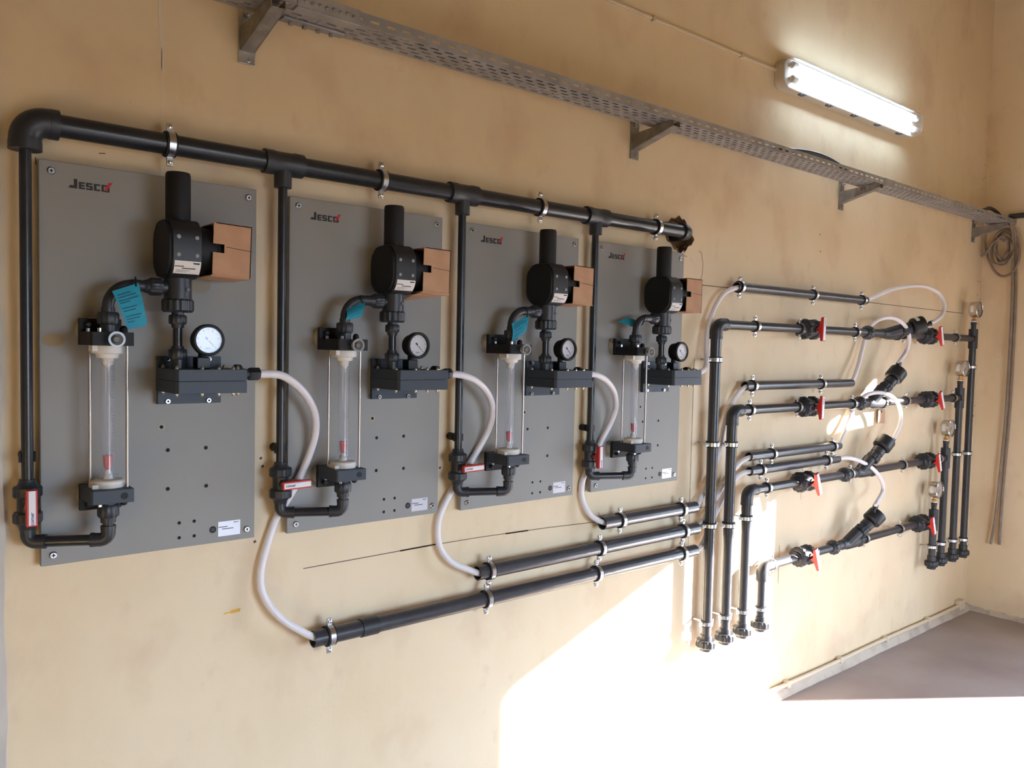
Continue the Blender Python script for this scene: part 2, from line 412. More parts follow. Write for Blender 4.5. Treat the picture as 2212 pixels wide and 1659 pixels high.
stroke([(2.338, 1.60), (2.338, .92)], .0020, mPENCIL, 'pencil_line')
stroke([(2.338, .88), (2.340, .55)], .0020, mPENCIL, 'pencil_line')
stroke([(2.462, 1.30), (2.460, .55)], .0020, mPENCIL, 'pencil_line')
stroke([(2.30, .975), (2.47, .978)], .0022, mPENCIL, 'pencil_line')
stroke([(3.197, 1.10), (3.190, .93)], .0022, mPENCIL, 'pencil_line')
stroke([(3.02, .73), (3.02, .55)], .0025, mPENCIL, 'pencil_line')
stroke([(-.001, 2.028), (0, 2.013)], .0022, mPENCIL, 'pen_tick')
stroke([(.126, 2.058), (.132, 2.0595), (.140, 2.060)], .0020, mPENCIL, 'pen_tick')
stroke([(.418, .9235), (.436, .9245)], .003, mYEL, 'ochre_smear'); stroke([(.436, .9245), (.458, .9265), (.461, .925)], .009, mYEL, 'ochre_smear')
stroke([(.2585, 2.50), (.2600, 2.44), (.2590, 2.40), (.2640, 2.33), (.2660, 2.28)], .0055, mWHITEDRIP, 'filler_streak')
stroke([(.2640, 2.33), (.2630, 2.20), (.262, 2.14), (.261, 2.03)], .0016, mWHITEDRIP, 'filler_streak')
stroke([(2.345, 2.04), (2.365, 2.03), (2.376, 1.99), (2.374, 1.95), (2.355, 1.91)], .003, mPATCH, 'scuff_mark')
stroke([(1.80, 1.03), (1.815, 1.005), (1.822, 1.012), (1.835, .985)], .003, mPATCH, 'scuff_mark')
rs = random.Random(3)
for k in range(22):   # rust coloured specks down the corner
    z = .25+rs.random()*2.6; x = XE-.004-rs.random()*.05
    stroke([(x-.004, z-.004*rs.random()), (x+.004, z+.006*rs.random())], .004+.007*rs.random(), mPATCH if k % 3 else mPENCIL, 'rust_speck')
for (x, z) in ((.52, 1.30), (.515, 1.322), (.541, .93), (2.55, 1.29), (1.09, 1.25), (.94, 1.30), (.50, 1.1), (3.28, 2.12), (3.27, 2.2), (1.0, 2.83)):
    stroke([(x-.003, z), (x+.003, z+.004)], .006, mPENCIL, 'dirt_speck')

# ------------------------------------------------------------------ grey mounting boards
ZT = 2.0212
XP = [0, .57708, 1.15148, 1.72856]; ZP = [0, -.0028, -.0060, -.0063]; WP = .487
ORD = ['leftmost', 'second', 'third', 'rightmost']
NB = ['leftmost grey board', 'second grey board from the left', 'third grey board from the left', 'rightmost grey board']
LET = {'J': [[(.36, 1.32), (.80, 1.32), (.80, 0), (-.34, 0), (-.10, .40), (.36, .40)]],
       'E': [[(0, 0), (.32, 0), (.32, 1), (0, 1)], [(.32, 0), (.78, 0), (.78, .24), (.32, .24)], [(.32, .38), (.76, .38), (.76, .62), (.32, .62)], [(.32, .76), (.78, .76), (.78, 1), (.32, 1)]],
       'S': [[(0, 0), (.88, 0), (.88, .24), (0, .24)], [(.56, .24), (.88, .24), (.88, .62), (.56, .62)], [(0, .38), (.56, .38), (.56, .62), (0, .62)], [(0, .62), (.32, .62), (.32, .76), (0, .76)], [(0, .76), (.86, .76), (.86, 1), (0, 1)]],
       'C': [[(0, 0), (.34, 0), (.34, 1), (0, 1)], [(.34, 0), (.84, 0), (.84, .25), (.34, .25)], [(.34, .75), (.84, .75), (.84, 1), (.34, 1)]],
       'O': [[(0, 0), (.32, 0), (.32, 1), (0, 1)], [(.32, 0), (1.08, 0), (1.08, .22), (.32, .22)], [(.76, .22), (1.08, .22), (1.08, .80), (.76, .62)], [(.32, .76), (.62, .76), (.80, 1), (.32, 1)]]}
def logo(x, z, D, wid, parent, name='logo', red=True, m1=None):
    s = wid/5.55; b = MB(); cx = x+.34*s
    for ch, adv in (('J', .98), ('E', .92), ('S', 1.02), ('C', 1.0), ('O', 1.2)):
        for poly in LET[ch]: b.quad([(cx+px*s, D, z+pz*s) for px, pz in poly])
        cx += adv*s
    cx -= 1.2*s
    if red:
        b.mi = 1; b.quad([(cx+px*s, D+.0002, z+pz*s) for px, pz in ((.34, .26), (.74, .26), (1.50, 1.42), (1.00, 1.42))])
    return b.build(name, [m1 or mINK, mLOGORED], parent, smooth=False, recalc=False)
def screw_head(b, x, z, D, r=.0085):
    b.lathe((x, D, z), (0, 1, 0), [(0, r), (.002, r), (.0042, r*.72)], 18)
def board(i):
    t = thing('mounting_board', (0, 0, ZT-.9), 'grey plastic mounting board with red and black logo, '+NB[0], 'panel', 'grey mounting boards')
    b = MB(); b.box(0, WP, .012, .03, ZT-.9, ZT); b.build('board', mPANEL, t, bevel=.0012)
    for (x, z) in ((.024, -.023), (.466, -.023), (.024, -.877), (.466, -.875)):
        b = MB(); b.lathe((x, 0, ZT+z), (0, 1, 0), [(0, .004), (.028, .004), (.0305, .0055)], 10); screw_head(b, x, ZT+z, .0302)
        s_ = b.build('screw', mZINC, t)
        b = MB(); b.box(x-.004, x+.004, .0343, .0347, ZT+z-.0012, ZT+z+.0012); b.box(x-.0012, x+.0012, .0343, .0348, ZT+z-.004, ZT+z+.004)
        b.build('cross_slot', mHOLE, s_, smooth=False)
    logo(.0575, ZT-.0545, .0305, .0875, t)
    for (x, z, r) in ((.361, -.656, .0048), (.270, -.656, .0048), (.270, -.751, .0048), (.362, -.752, .0048), (.297, -.838, .0042), (.333, -.838, .0042), (.297, -.875, .0042), (.333, -.875, .0042)):
        b = MB(); b.lathe((x, .0302, ZT+z), (0, 1, 0), [(0, r), (.0002, r)], 16); b.build('drill_hole', mHOLE, t, smooth=False)
    b = MB(); b.lathe((.255, .0300, ZT-.599), (0, 1, 0), [(0, .0085), (.0008, .0080), (.0008, .0045)], 20, caps=False); g = b.build('grommet', mEDGE, t)
    b = MB(); b.lathe((.255, .0302, ZT-.599), (0, 1, 0), [(0, .0045), (.0002, .0045)], 16); b.build('drill_hole', mHOLE, t, smooth=False)
    b = MB(); b.box(.392, .449, .0300, .0308, ZT-.8855, ZT-.8475); pl = b.build('rating_plate', mALU, t, bevel=.0003)
    logo(.431, ZT-.8535, .0310, .0145, pl, 'plate_logo', False)
    b = MB()
    for x0, x1, z in ((.393, .416, -.8615), (.402, .431, -.867)): b.box(x0, x1, .0308, .0311, ZT+z-.0009, ZT+z+.0009)
    b.build('plate_print', mINK, pl, smooth=False)
    b = MB(); b.lathe((.379, .0300, ZT-.8655), (0, 1, 0), [(0, .0088), (.0010, .0085)], 24); bd = b.build('round_badge', mBLKP, t)
    b = MB()
    for k, wd in ((-.003, .008), (0, .012), (.003, .008)): b.box(.379-wd/2, .379+wd/2, .0310, .0312, ZT-.8655+k-.0005, ZT-.8655+k+.0005)
    b.build('badge_print', mKNOBG, bd, smooth=False)
    return t
b0 = board(0)
for i in (1, 2, 3): dup(b0, (XP[i], 0, ZP[i]), 'grey plastic mounting board with red and black logo, '+NB[i])
# glue residue that only the first board has
b = MB()
def blob(cx, cz, rx, rz, D, k=2.6):
    return [(cx+rx*math.copysign(abs(math.cos(a))**(2/k), math.cos(a)), D, cz+rz*math.copysign(abs(math.sin(a))**(2/k), math.sin(a))) for a in [2*math.pi*i/28 for i in range(28)]]
b.quad(blob(.026, ZT-.394, .022, .014, .0303)); b.build('glue_stain', mPATCH, b0, smooth=False, recalc=False)
p = at(432, 612, .031)
b = MB(); b.quad(blob(p[0], p[2]+.005, .027, .030, .0303)); b.build('glue_stain', mTAPE, b0, smooth=False, recalc=False)

# ------------------------------------------------------------------ flow meter
def flow_meter():
    t = thing('flow_meter', (.115, .03, ZT-.80), 'x', 'flow meter', 'tube flow meters on the grey boards')
    for zc, z0, z1, bz0, bz1 in ((-.372, -.4035, -.374, -.4035, -.344), (-.748, -.747, -.717, -.776, -.747)):
        b = MB(); b.lathe((.098, .030, ZT+(-.370 if zc > -.5 else -.746)), (0, 1, 0), [(0, .029), (.020, .029), (.023, .027)], 28); b.build('spacer', mEDGE, t)
        b = MB(); b.box(.071, .158, .0525, .066, ZT+min(z0, bz0), ZT+max(z1, bz1)); b.build('back_plate', mBLKP, t, bevel=.0008)
        b = MB(); b.prism([(.0715, .062), (.158, .062), (.158, .172), (.0755, .172), (.0715, .168)], 'z', ZT+z0, ZT+z1); blk = b.build('end_block', mBLKP if zc > -.5 else mBLOCK, t, bevel=.001, smooth=False)
        zs = z1 if zc > -.5 else z0; sg = 1 if zc > -.5 else -1
        for x, d in ((.086, .080), (.094, .150)):
            b = MB(); b.cyl((x, d, ZT+zs), (x, d, ZT+zs+sg*.008), .0042, 10); b.build('cap_screw', mZINC, t)
        b = MB(); b.lathe((.148, .125, ZT+zs), (0, 0, sg), [(0, .0085), (.008, .0085), (.013, .006), (.015, .002)], 14); b.build('rubber_plug', mBLKP, t)
        b = MB(); b.lathe((.088, .066, ZT+(-.358 if zc > -.5 else -.762)), (0, 1, 0), [(0, .006), (.012, .006), (.014, .004)], 12); b.build('mounting_bolt', mBLK, t)
    b = MB(); b.lathe((.138, .1722, ZT-.732), (0, 1, 0), [(0, .0075), (.0008, .0072)], 20); b.build('round_badge', mBLKP, t)
    for x, d in ((.150, .145), (.0865, .092)):
        b = MB(); b.cyl((x, d, ZT-.717), (x, d, ZT-.4035), .0032, 12); b.build('tie_rod', mROD, t)
    ax, ad = .116, .121
    b = MB(); b.lathe((ax, ad, ZT-.4035), (0, 0, -1), [(0, .033), (.016, .033), (.018, .031), (.0185, .024), (.028, .022)], 28); b.box(ax-.035, ax+.012, ad-.016, ad+.022, ZT-.4165, ZT-.4035); b.build('end_cap', mWHITEP, t, bevel=.0008)
    b = MB(); b.lathe((ax, ad, ZT-.717), (0, 0, 1), [(0, .034), (.014, .034), (.017, .031), (.018, .024)], 28); b.box(ax-.036, ax-.004, ad-.014, ad+.024, ZT-.717, ZT-.7075); b.build('end_cap', mWHITEP, t, bevel=.0008)
    b = MB(); b.lathe((ax, ad, ZT-.700), (0, 0, 1), [(0, .020), (.004, .0215), (.010, .021), (.013, .016), (.020, .0148), (.255, .0148), (.262, .0175), (.274, .0175)], 32, caps=False); tb = b.build('sight_tube', mGLASS, t)
    b = MB(); b.lathe((ax, ad, ZT-.699), (0, 0, 1), [(0, .009), (.022, .0105), (.255, .0118)], 24, caps=False); b.build('inner_tube', mGLASS, tb)
    b = MB(); b.lathe((ax, ad, ZT-.432), (0, 0, -1), [(0, .013), (.014, .011), (.020, .004)], 18); b.lathe((ax, ad, ZT-.700), (0, 0, 1), [(0, .011), (.012, .009), (.022, .004)], 18); b.build('float_stop', mWHITEP, t)
    b = MB(); b.lathe((ax, ad, ZT-.647), (0, 0, -1), [(0, .0098), (.006, .0098), (.009, .0088), (.022, .0084), (.031, .0050), (.033, .002)], 20); b.build('float', mREDF, t)
    b = MB()
    for k in range(26):
        z = ZT-.635+k*.0078; wd = .006 if k % 5 == 0 else .0036
        b.box(ax+.004, ax+.004+wd, ad+.0146, ad+.0150, z-.0004, z+.0004)
    b.build('scale', mBLUEINK, t, smooth=False)
    b = MB(); b.lathe((.118, .172, ZT-.3895), (0, 1, 0), [(0, .0085), (.006, .0085), (.008, .013), (.022, .0170), (.024, .0170), (.024, .0125), (.016, .0105)], 32, caps=False); b.build('adjusting_knob', mKNOB, t)
    b = MB(); b.lathe((.118, .172, ZT-.3895), (0, 1, 0), [(0, .0075), (.020, .0075), (.022, .0055)], 20); b.build('knob_hub', mKNOBG, t)
    # lower inlet nut
    b = MB(); b.lathe((.117, .120, ZT-.747), (0, 0, -1), [(0, .016), (.014, .016)], 20); b.nut((.117, .120, ZT-.757), (.117, .120, ZT-.785), .0225); b.lathe((.117, .120, ZT-.785), (0, 0, -1), [(0, .0165), (.012, .0155)], 20); b.build('union_nut', mPVCM, t)
    # outlet nut and bend up to the regulator
    b = MB(); b.cyl((.118, .118, ZT-.374), (.118, .118, ZT-.352), .0165, 20); b.nut((.118, .118, ZT-.358), (.118, .118, ZT-.330), .0225); b.build('union_nut', mPVCM, t)
    b = MB(); path = [(.118, .118, ZT-.335), (.118, .118, ZT-.318)]
    R_ = .050
    for k in range(11):
        a = math.pi/2*k/10; path.append((.118+R_*(1-math.cos(a)), .118, ZT-.318+R_*math.sin(a)))
    path.append((.205, .118, ZT-.268)); b.tube(path, .0125, 18)
    b.lathe((.118, .118, ZT-.334), (0, 0, 1), [(0, .0145), (.014, .0142)], 18); b.lathe((.165, .118, ZT-.268), (1, 0, 0), [(0, .0135), (.02, .0138)], 18)
    b.build('bent_outlet_pipe', mPVCM, t)
    return t
fm = flow_meter()
FML = ['clear tube flow meter with red float, on the leftmost board behind the largest blue tag', 'clear tube flow meter with red float, on the second board from the left',
       'clear tube flow meter with red float, on the third board from the left', 'clear tube flow meter with red float, on the rightmost board']
fm['label'] = FML[0]
for i in (1, 2, 3): dup(fm, (XP[i], 0, ZP[i]), FML[i])

# ------------------------------------------------------------------ vacuum regulator
def regulator():
    t = thing('vacuum_regulator', (.268, .03, ZT-.43), 'x', 'regulator', 'black vacuum regulators on the grey boards')
    ax, ad = .268, .113
    def octo(r1, r2, c, seg=3):
        pts = []
        for sx, sz in ((1, 1), (-1, 1), (-1, -1), (1, -1)):
            a = [(sx*(r1-c+c*math.cos(q)), sz*(r2-c+c*math.sin(q))) for q in (0, .30, math.pi/4-.25, math.pi/4+.25, math.pi/2-.30, math.pi/2)]
            if sx*sz < 0: a = a[::-1]
            pts += a
        return [(.115+u, ZT-.180+v) for u, v in pts]
    b = MB(); b.prism(octo(.0635, .0675, .044), 'x', .236, .302); b.build('body', mBLK, t, bevel=.003)
    b = MB(); b.prism(octo(.0605, .0645, .046), 'x', .229, .237); b.build('end_cover', mBLKP, t, bevel=.002)
    b = MB(); b.lathe((.300, .113, ZT-.178), (1, 0, 0), [(0, .055), (.040, .055), (.044, .050), (.060, .050), (.062, .020), (.075, .020)], 32); b.build('diaphragm_drum', mBLKP, t)
    b = MB(); b.lathe((.375, .150, ZT-.174), (-1, 0, 0), [(0, .003), (.002, .006), (.010, .006), (.012, .003)], 12); b.build('drum_bolt', mSTEEL, t)
    b = MB(); b.lathe((ax, ad, ZT-.120), (0, 0, 1), [(0, .0275), (.110, .0275), (.1165, .0255)], 36); b.build('top_sleeve', mBLKP, t)
    for x in (.250, .290):
        for z in (-.156, -.196):
            b = MB(); b.lathe((x, .1785, ZT+z), (0, 1, 0), [(0, .0048), (.0014, .0046), (.0018, .004)], 16); b.build('screw', mSCR, t)
    # label on the sloped lower facet
    A0, B0 = (.238, .1740, ZT-.2115), (.299, .1740, ZT-.2115)
    def on(x, k, r=.0452):
        q = .14+.72*k; return (x, .1345+r*math.cos(q), ZT-.2035-r*math.sin(q))
    b = MB()
    for k in range(8): b.quad([on(.241, k/8), on(.299, k/8), on(.299, (k+1)/8), on(.241, (k+1)/8)])
    lb = b.build('label', mPAPER, t, recalc=False)
    b = MB()
    for x0, x1, k0, k1 in ((.242, .262, .36, .42), (.258, .288, .50, .57), (.282, .296, .10, .20), (.246, .276, .68, .71), (.246, .270, .80, .83)):
        b.quad([on(x0, k0, .0455), on(x1, k0, .0455), on(x1, k1, .0455), on(x0, k1, .0455)])
    b.build('label_print', mINK, lb, smooth=False, recalc=False)
    b = MB(); b.cyl((ax, .113, ZT-.240), (ax, .113, ZT-.297), .0300, 32); b.lathe((.246, .113, ZT-.268), (-1, 0, 0), [(0, .015), (.022, .015)], 20); b.build('lower_body', mPVCM, t)
    b = MB(); b.nut((.230, .116, ZT-.268), (.203, .117, ZT-.268), .0205); b.lathe((.203, .117, ZT-.268), (-1, 0, 0), [(0, .017), (.012, .0135)], 20); b.build('side_union_nut', mPVCM, t)
    b = MB(); b.nut((ax, .112, ZT-.293), (ax, .112, ZT-.324), .0355, 60); b.build('large_union_nut', mPVCM, t)
    b = MB(); b.cyl((ax, .112, ZT-.322), (ax, .112, ZT-.345), .0135, 18); b.nut((ax, .112, ZT-.330), (ax, .112, ZT-.352), .0200); b.lathe((ax, .112, ZT-.352), (0, 0, -1), [(0, .0145), (.008, .0135)], 18); b.build('small_union_nut', mPVCM, t)
    b = MB(); b.cyl((ax, .112, ZT-.350), (ax, .112, ZT-.425), .0105, 18); b.build('stem_pipe', mPVC, t)
    b = MB(); b.lathe((ax, .112, ZT-.402), (0, 0, -1), [(0, .0135), (.008, .0145)], 18); b.nut((ax, .112, ZT-.409), (ax, .112, ZT-.434), .0205); b.cyl((ax, .112, ZT-.432), (ax, .112, ZT-.456), .0165, 20); b.build('bottom_union_nut', mPVCM, t)
    b = MB(); b.lathe((.282, .1425, ZT-.272), (0, 1, 0), [(0, .0045), (.001, .004)], 14); b.build('moulded_mark', mKNOBG, t)
    return t
rg = regulator()
RGL = ['black drum-shaped vacuum regulator with upright sleeve, on the leftmost board', 'black drum-shaped vacuum regulator with upright sleeve, second from the left',
       'black drum-shaped vacuum regulator with upright sleeve, third from the left', 'black drum-shaped vacuum regulator with upright sleeve, on the rightmost board']
rg['label'] = RGL[0]
for i in (1, 2, 3): dup(rg, (XP[i], 0, ZP[i]), RGL[i])

# ------------------------------------------------------------------ cardboard cover boxes hung on the drums
def carton(i, label, tilt=0.0, drop=0.0):
    x0, x1, d0, d1, z0, z1 = .325, .415, .060, .1765, ZT-.2395, ZT-.1145
    t = thing('cardboard_box', (XP[i]+x0, d0, z0+ZP[i]), label, 'box', 'brown cardboard covers')
    th = .003; b = MB()
    x0 += XP[i]; x1 += XP[i]; z0 += ZP[i]; z1 += ZP[i]
    b.box(x0, x1, d0, d0+th, z0, z1); b.box(x1-th, x1, d0, d1, z0, z1)
    b.box(x0+.004, x1, d0, d1, z1-th, z1); b.box(x0-.004, x1, d0, d1+.002, z0, z0+th)
    # front face with the small notch cut in its left edge
    nz0, nz1, nx = z0+.056, z0+.076, x0+.026
    b.prism([(x0, z0), (x1, z0), (x1, z1), (x0, z1), (x0, nz1), (nx, nz1), (nx, nz0), (x0, nz0)], 'd', d1-th, d1)
    b.build('carton', mCARD, t, smooth=False, bevel=.0005)
    b = MB(); b.quad([(x0+.03, d1+.0004, nz1-.006), (x1, d1+.0004, nz1-.010), (x1, d1+.0004, nz1-.0085), (x0+.03, d1+.0004, nz1-.0045)])
    b.build('crease', mCARDIN, t, smooth=False, recalc=False)
    t.rotation_euler = (0, tilt, 0)
    return t
CBL = ['brown cardboard box over the right end of the leftmost regulator', 'brown cardboard box over the regulator of the second board, flap drooping open below',
       'brown cardboard box over the regulator of the third board, reaching past the board edge', 'brown cardboard box over the regulator of the rightmost board']
boxes = [carton(i, CBL[i], (.03, .02, .03, .01)[i]) for i in range(4)]
# drooping flap and white paper under the second box
b = MB(); x0 = XP[1]+.325; z0 = ZT+ZP[1]-.2395
b.quad([(x0-.015, .060, z0-.022), (x0+.085, .09, z0-.004), (x0+.088, .1765, z0-.001), (x0-.006, .1765, z0)])
b.build('open_flap', mCARD, boxes[1], smooth=False, solid=.002, recalc=False)
b = MB(); b.quad([(x0-.020, .075, z0-.006), (x0+.03, .085, z0-.004), (x0+.03, .16, z0-.003), (x0-.020, .15, z0-.008)])
b.build('paper_slip', mPAPER, boxes[1], smooth=False, solid=.0006, recalc=False)

# ------------------------------------------------------------------ ejector block with gauge
def ejector():
    t = thing('ejector_block', (.32, .03, ZT-.542), 'x', 'ejector', 'slate grey ejector blocks')
    b = MB(); b.box(.2405, .386, .030, .039, ZT-.530, ZT-.436); b.build('spacer', mEDGE, t)
    b = MB(); b.box(.2405, .390, .039, .053, ZT-.542, ZT-.4275); b.build('back_plate', mBLOCK, t, bevel=.0008)
    b = MB(); b.prism([(.2365, .050), (.400, .050), (.400, .198), (.2445, .198), (.2385, .190)], 'z', ZT-.481, ZT-.4545); b.prism([(.2365, .050), (.400, .050), (.400, .198), (.2445, .198), (.2385, .190)], 'z', ZT-.5095, ZT-.4815)
    b.build('block', mBLOCK, t, bevel=.0006, smooth=False)
    for x, d in ((.247, .072), (.250, .165), (.300, .185), (.338, .185), (.372, .185), (.388, .170), (.388, .080)):
        b = MB()
        for z, sg in ((ZT-.4545, 1), (ZT-.5095, -1)):
            b.lathe((x, d, z), (0, 0, sg), [(0, .0042), (.003, .0042), (.0045, .0034), (.007, .0024), (.008, .001)], 10)
        b.build('dome_nut', mBRASS, t)
    for x in (.2625, .3590):
        for z in (-.5355, -.434):
            b = MB(); b.lathe((x, .053, ZT+z), (0, 1, 0), [(0, .0052), (.006, .0052), (.006, .0028), (.003, .0028)], 14, caps=False); b.build('socket_screw', mZINC, t)
    b = MB(); b.lathe((.398, .127, ZT-.468), (1, 0, 0), [(0, .0235), (.012, .0235), (.014, .020), (.016, .0150), (.030, .0120), (.036, .0120)], 24); b.build('outlet_spigot', mPVCM, t)
    b = MB(); b.hexn((.430, .127, ZT-.468), (.458, .127, ZT-.468), .0165); b.build('hose_nut', mBLK, t)
    b = MB(); b.box(.302, .334, .112, .144, ZT-.4545, ZT-.4275); b.build('gauge_port', mBLK, t, bevel=.002)
    return t
ej = ejector()
EJL = ['slate grey ejector block with dome nuts and hose outlet, on the leftmost board', 'slate grey ejector block with dome nuts, on the second board from the left',
       'slate grey ejector block with dome nuts, on the third board from the left', 'slate grey ejector block with dome nuts, on the rightmost board']
ej['label'] = EJL[0]
for i in (1, 2, 3): dup(ej, (XP[i], 0, ZP[i]), EJL[i])
def pgauge():
    t = thing('vacuum_gauge', (.318, .128, ZT-.4275), 'x', 'gauge', 'black round gauges on the ejector blocks')
    cx, cz = .3215, ZT-.387
    b = MB(); b.lathe((cx, .122, cz), (0, 1, 0), [(0, .024), (.003, .030), (.012, .0315), (.028, .0325), (.030, .0370), (.044, .0370), (.047, .0345), (.047, .0300), (.041, .0292)], 40, caps=False)
    b.lathe((cx, .122, cz), (0, 1, 0), [(0, .024), (.0005, .001)], 40, caps=False); b.build('case', mBLKP, t)
    b = MB(); b.lathe((cx, .160, cz), (0, 1, 0), [(0, .0295), (.0005, .0295)], 40); dl = b.build('dial', mDIAL, t)
    b = MB()
    for k in range(11):
        a = math.radians(225-27*k); r0_, r1_ = (.0215, .0262) if k % 2 == 0 else (.0238, .0262)
        wd = .0005; c_, s_ = math.cos(a), math.sin(a)
        b.quad([(cx+c_*r0_-s_*wd, .1609, cz+s_*r0_+c_*wd), (cx+c_*r1_-s_*wd, .1609, cz+s_*r1_+c_*wd), (cx+c_*r1_+s_*wd, .1609, cz+s_*r1_-c_*wd), (cx+c_*r0_+s_*wd, .1609, cz+s_*r0_-c_*wd)])
    b.build('dial_marks', mINK, dl, smooth=False, recalc=False)
    logo(cx-.0065, cz-.0205, .1609, .013, dl, 'dial_logo', False)
    b = MB(); a = math.radians(-47); c_, s_ = math.cos(a), math.sin(a)
    for r0_, r1_, w0, w1 in ((-.009, 0, .0022, .0014), (0, .019, .0010, .0004)):
        b.quad([(cx+c_*r0_-s_*w0, .1620, cz+s_*r0_+c_*w0), (cx+c_*r1_-s_*w1, .1620, cz+s_*r1_+c_*w1), (cx+c_*r1_+s_*w1, .1620, cz+s_*r1_-c_*w1), (cx+c_*r0_+s_*w0, .1620, cz+s_*r0_-c_*w0)])
    b.build('needle', mINK, t, smooth=False, recalc=False, solid=.0004)
    b = MB(); b.lathe((cx, .161, cz), (0, 1, 0), [(0, .0022), (.003, .0018)], 12); b.build('needle_hub', mWHITE, t)
    b = MB(); b.lathe((cx, .1665, cz), (0, 1, 0), [(0, .0300), (.0006, .0300)], 40); b.build('glass', mLENS, t)
    b = MB(); b.cyl((.318, .130, ZT-.4275), (.318, .130, ZT-.414), .009, 16); b.build('stem', mBLKP, t)
    return t
pg = pgauge()
PGL = ['black round vacuum gauge on the leftmost ejector block, glass reflecting pale sky', 'black round vacuum gauge on the second ejector block from the left',
       'black round vacuum gauge on the third ejector block from the left', 'black round vacuum gauge on the rightmost ejector block']
pg['label'] = PGL[0]
for i in (1, 2, 3): dup(pg, (XP[i], 0, ZP[i]), PGL[i])

# ------------------------------------------------------------------ blue tags on the bent outlet pipes
def bluetag(quadpts, label, lines, tie):
    c = quadpts[0]
    t = thing('paper_tag', c, label, 'tag', 'blue card tags')
    b = MB(); P = [Vector(p) for p in quadpts]; n = 6
    bow = .006
    for i in range(n):
        for j in range(n):
            def S(u, v):
                q = (P[0]*(1-u)+P[1]*u)*(1-v)+(P[3]*(1-u)+P[2]*u)*v; q.y += bow*math.sin(math.pi*v); return tuple(q)
            b.quad([S(i/n, j/n), S((i+1)/n, j/n), S((i+1)/n, (j+1)/n), S(i/n, (j+1)/n)])
    o = b.build('card', mBLUE, t, recalc=False)
    b = MB()
    for u0_, u1_, v in lines:
        def S(u, v):
            q = (P[0]*(1-u)+P[1]*u)*(1-v)+(P[3]*(1-u)+P[2]*u)*v; q.y += bow*math.sin(math.pi*v)+.0006; return tuple(q)
        u = u0_
        while u < u1_-.03:
            wd = .05+.05*rs.random(); b.quad([S(u, v), S(min(u+wd, u1_), v), S(min(u+wd, u1_), v+.028), S(u, v+.028)]); u += wd+.018
    b.build('printed_lines', mBLUETXT, t, smooth=False, recalc=False)
    b = MB(); b.tube(spline(tie, 6), .0018, 8); b.build('cable_tie', mBLKP, t)
    return t
LN = [(.12, .62, .12), (.10, .80, .19), (.08, .86, .27), (.1, .5, .33), (.1, .7, .47), (.1, .66, .54), (.12, .86, .68), (.12, .75, .75), (.12, .45, .82)]
bluetag([at(242, 629, .150), at(299, 611, .150), at(318, 703, .160), at(276, 711, .160)], 'blue card tag with printed lines tied to the bent pipe of the leftmost board', LN,
        [at(293, 601, .106), at(292, 599, .125), at(293, 602, .146), at(294, 618, .153)])
bluetag([at(748, 668, .128), at(789, 650, .130), at(779, 686, .150), at(747, 691, .145)], 'blue card tag curled under the bent pipe of the second board', LN[::2],
        [at(780, 641, .106), at(778, 640, .130), at(783, 652, .134), at(785, 656, .133)])
bluetag([at(1105, 699, .135), at(1142, 680, .140), at(1134, 719, .150), at(1105, 739, .140)], 'blue card tag under the bent pipe of the third board', LN,
        [at(1135, 668, .108), at(1137, 668, .132), at(1140, 676, .143), at(1138, 686, .143)])
bluetag([at(1333, 695, .075), at(1357, 686, .070), at(1391, 700, .095), at(1374, 710, .100)], 'blue card tag lying sideways behind the bent pipe of the rightmost board', [],
        [at(1392, 684, .106), at(1394, 683, .132), at(1390, 696, .130), at(1386, 702, .105)])

# ------------------------------------------------------------------ header pipe
HD, HZ, HR = .048, 2.0945, .0245
XD = [x-.0275 for x in XP]; DD = .048
t = thing('header_pipe', (XD[0], HD, HZ), 'thick dark grey header pipe running level above the four grey boards', 'pipe')
seg = [XD[0]+.045]+[v for x in XD[1:] for v in (x-.05, x+.05)]+[2.175]
for a, c in zip(seg[::2], seg[1::2]):
    b = MB(); b.cyl((a-.01, HD, HZ), (c+.01, HD, HZ), HR, 32); b.build('pipe', mPVC, t)
b = MB(); b.tube(elbow_path((XD[0], HD, HZ), (1, 0, 0), (0, 0, -1), .060, .060, .040, 10), .0315, 28)
b.lathe((XD[0]+.045, HD, HZ), (1, 0, 0), [(0, .0325), (.018, .0325)], 28); b.lathe((XD[0], HD, HZ-.045), (0, 0, -1), [(0, .0325), (.018, .0325), (.0185, .014)], 28)
b.build('elbow', mPVCM, t)
for x in XD[1:]:
    b = MB(); b.lathe((x-.052, HD, HZ), (1, 0, 0), [(0, .0310), (.024, .0312), (.030, .0295), (.074, .0295), (.080, .0312), (.104, .0310)], 32)
    b.lathe((x, HD, HZ), (0, 0, -1), [(0, .0225), (.062, .0225), (.0625, .0125)], 26); b.build('tee', mPVCM, t)
b = MB(); b.tube(elbow_path((2.215, HD, HZ), (-1, 0, 0), (0, -1, 0), .045, .13, .036, 10), .0300, 28)
b.lathe((2.172, HD, HZ), (1, 0, 0), [(0, .0315), (.012, .0315)], 28); b.build('end_elbow', mPVCM, t)

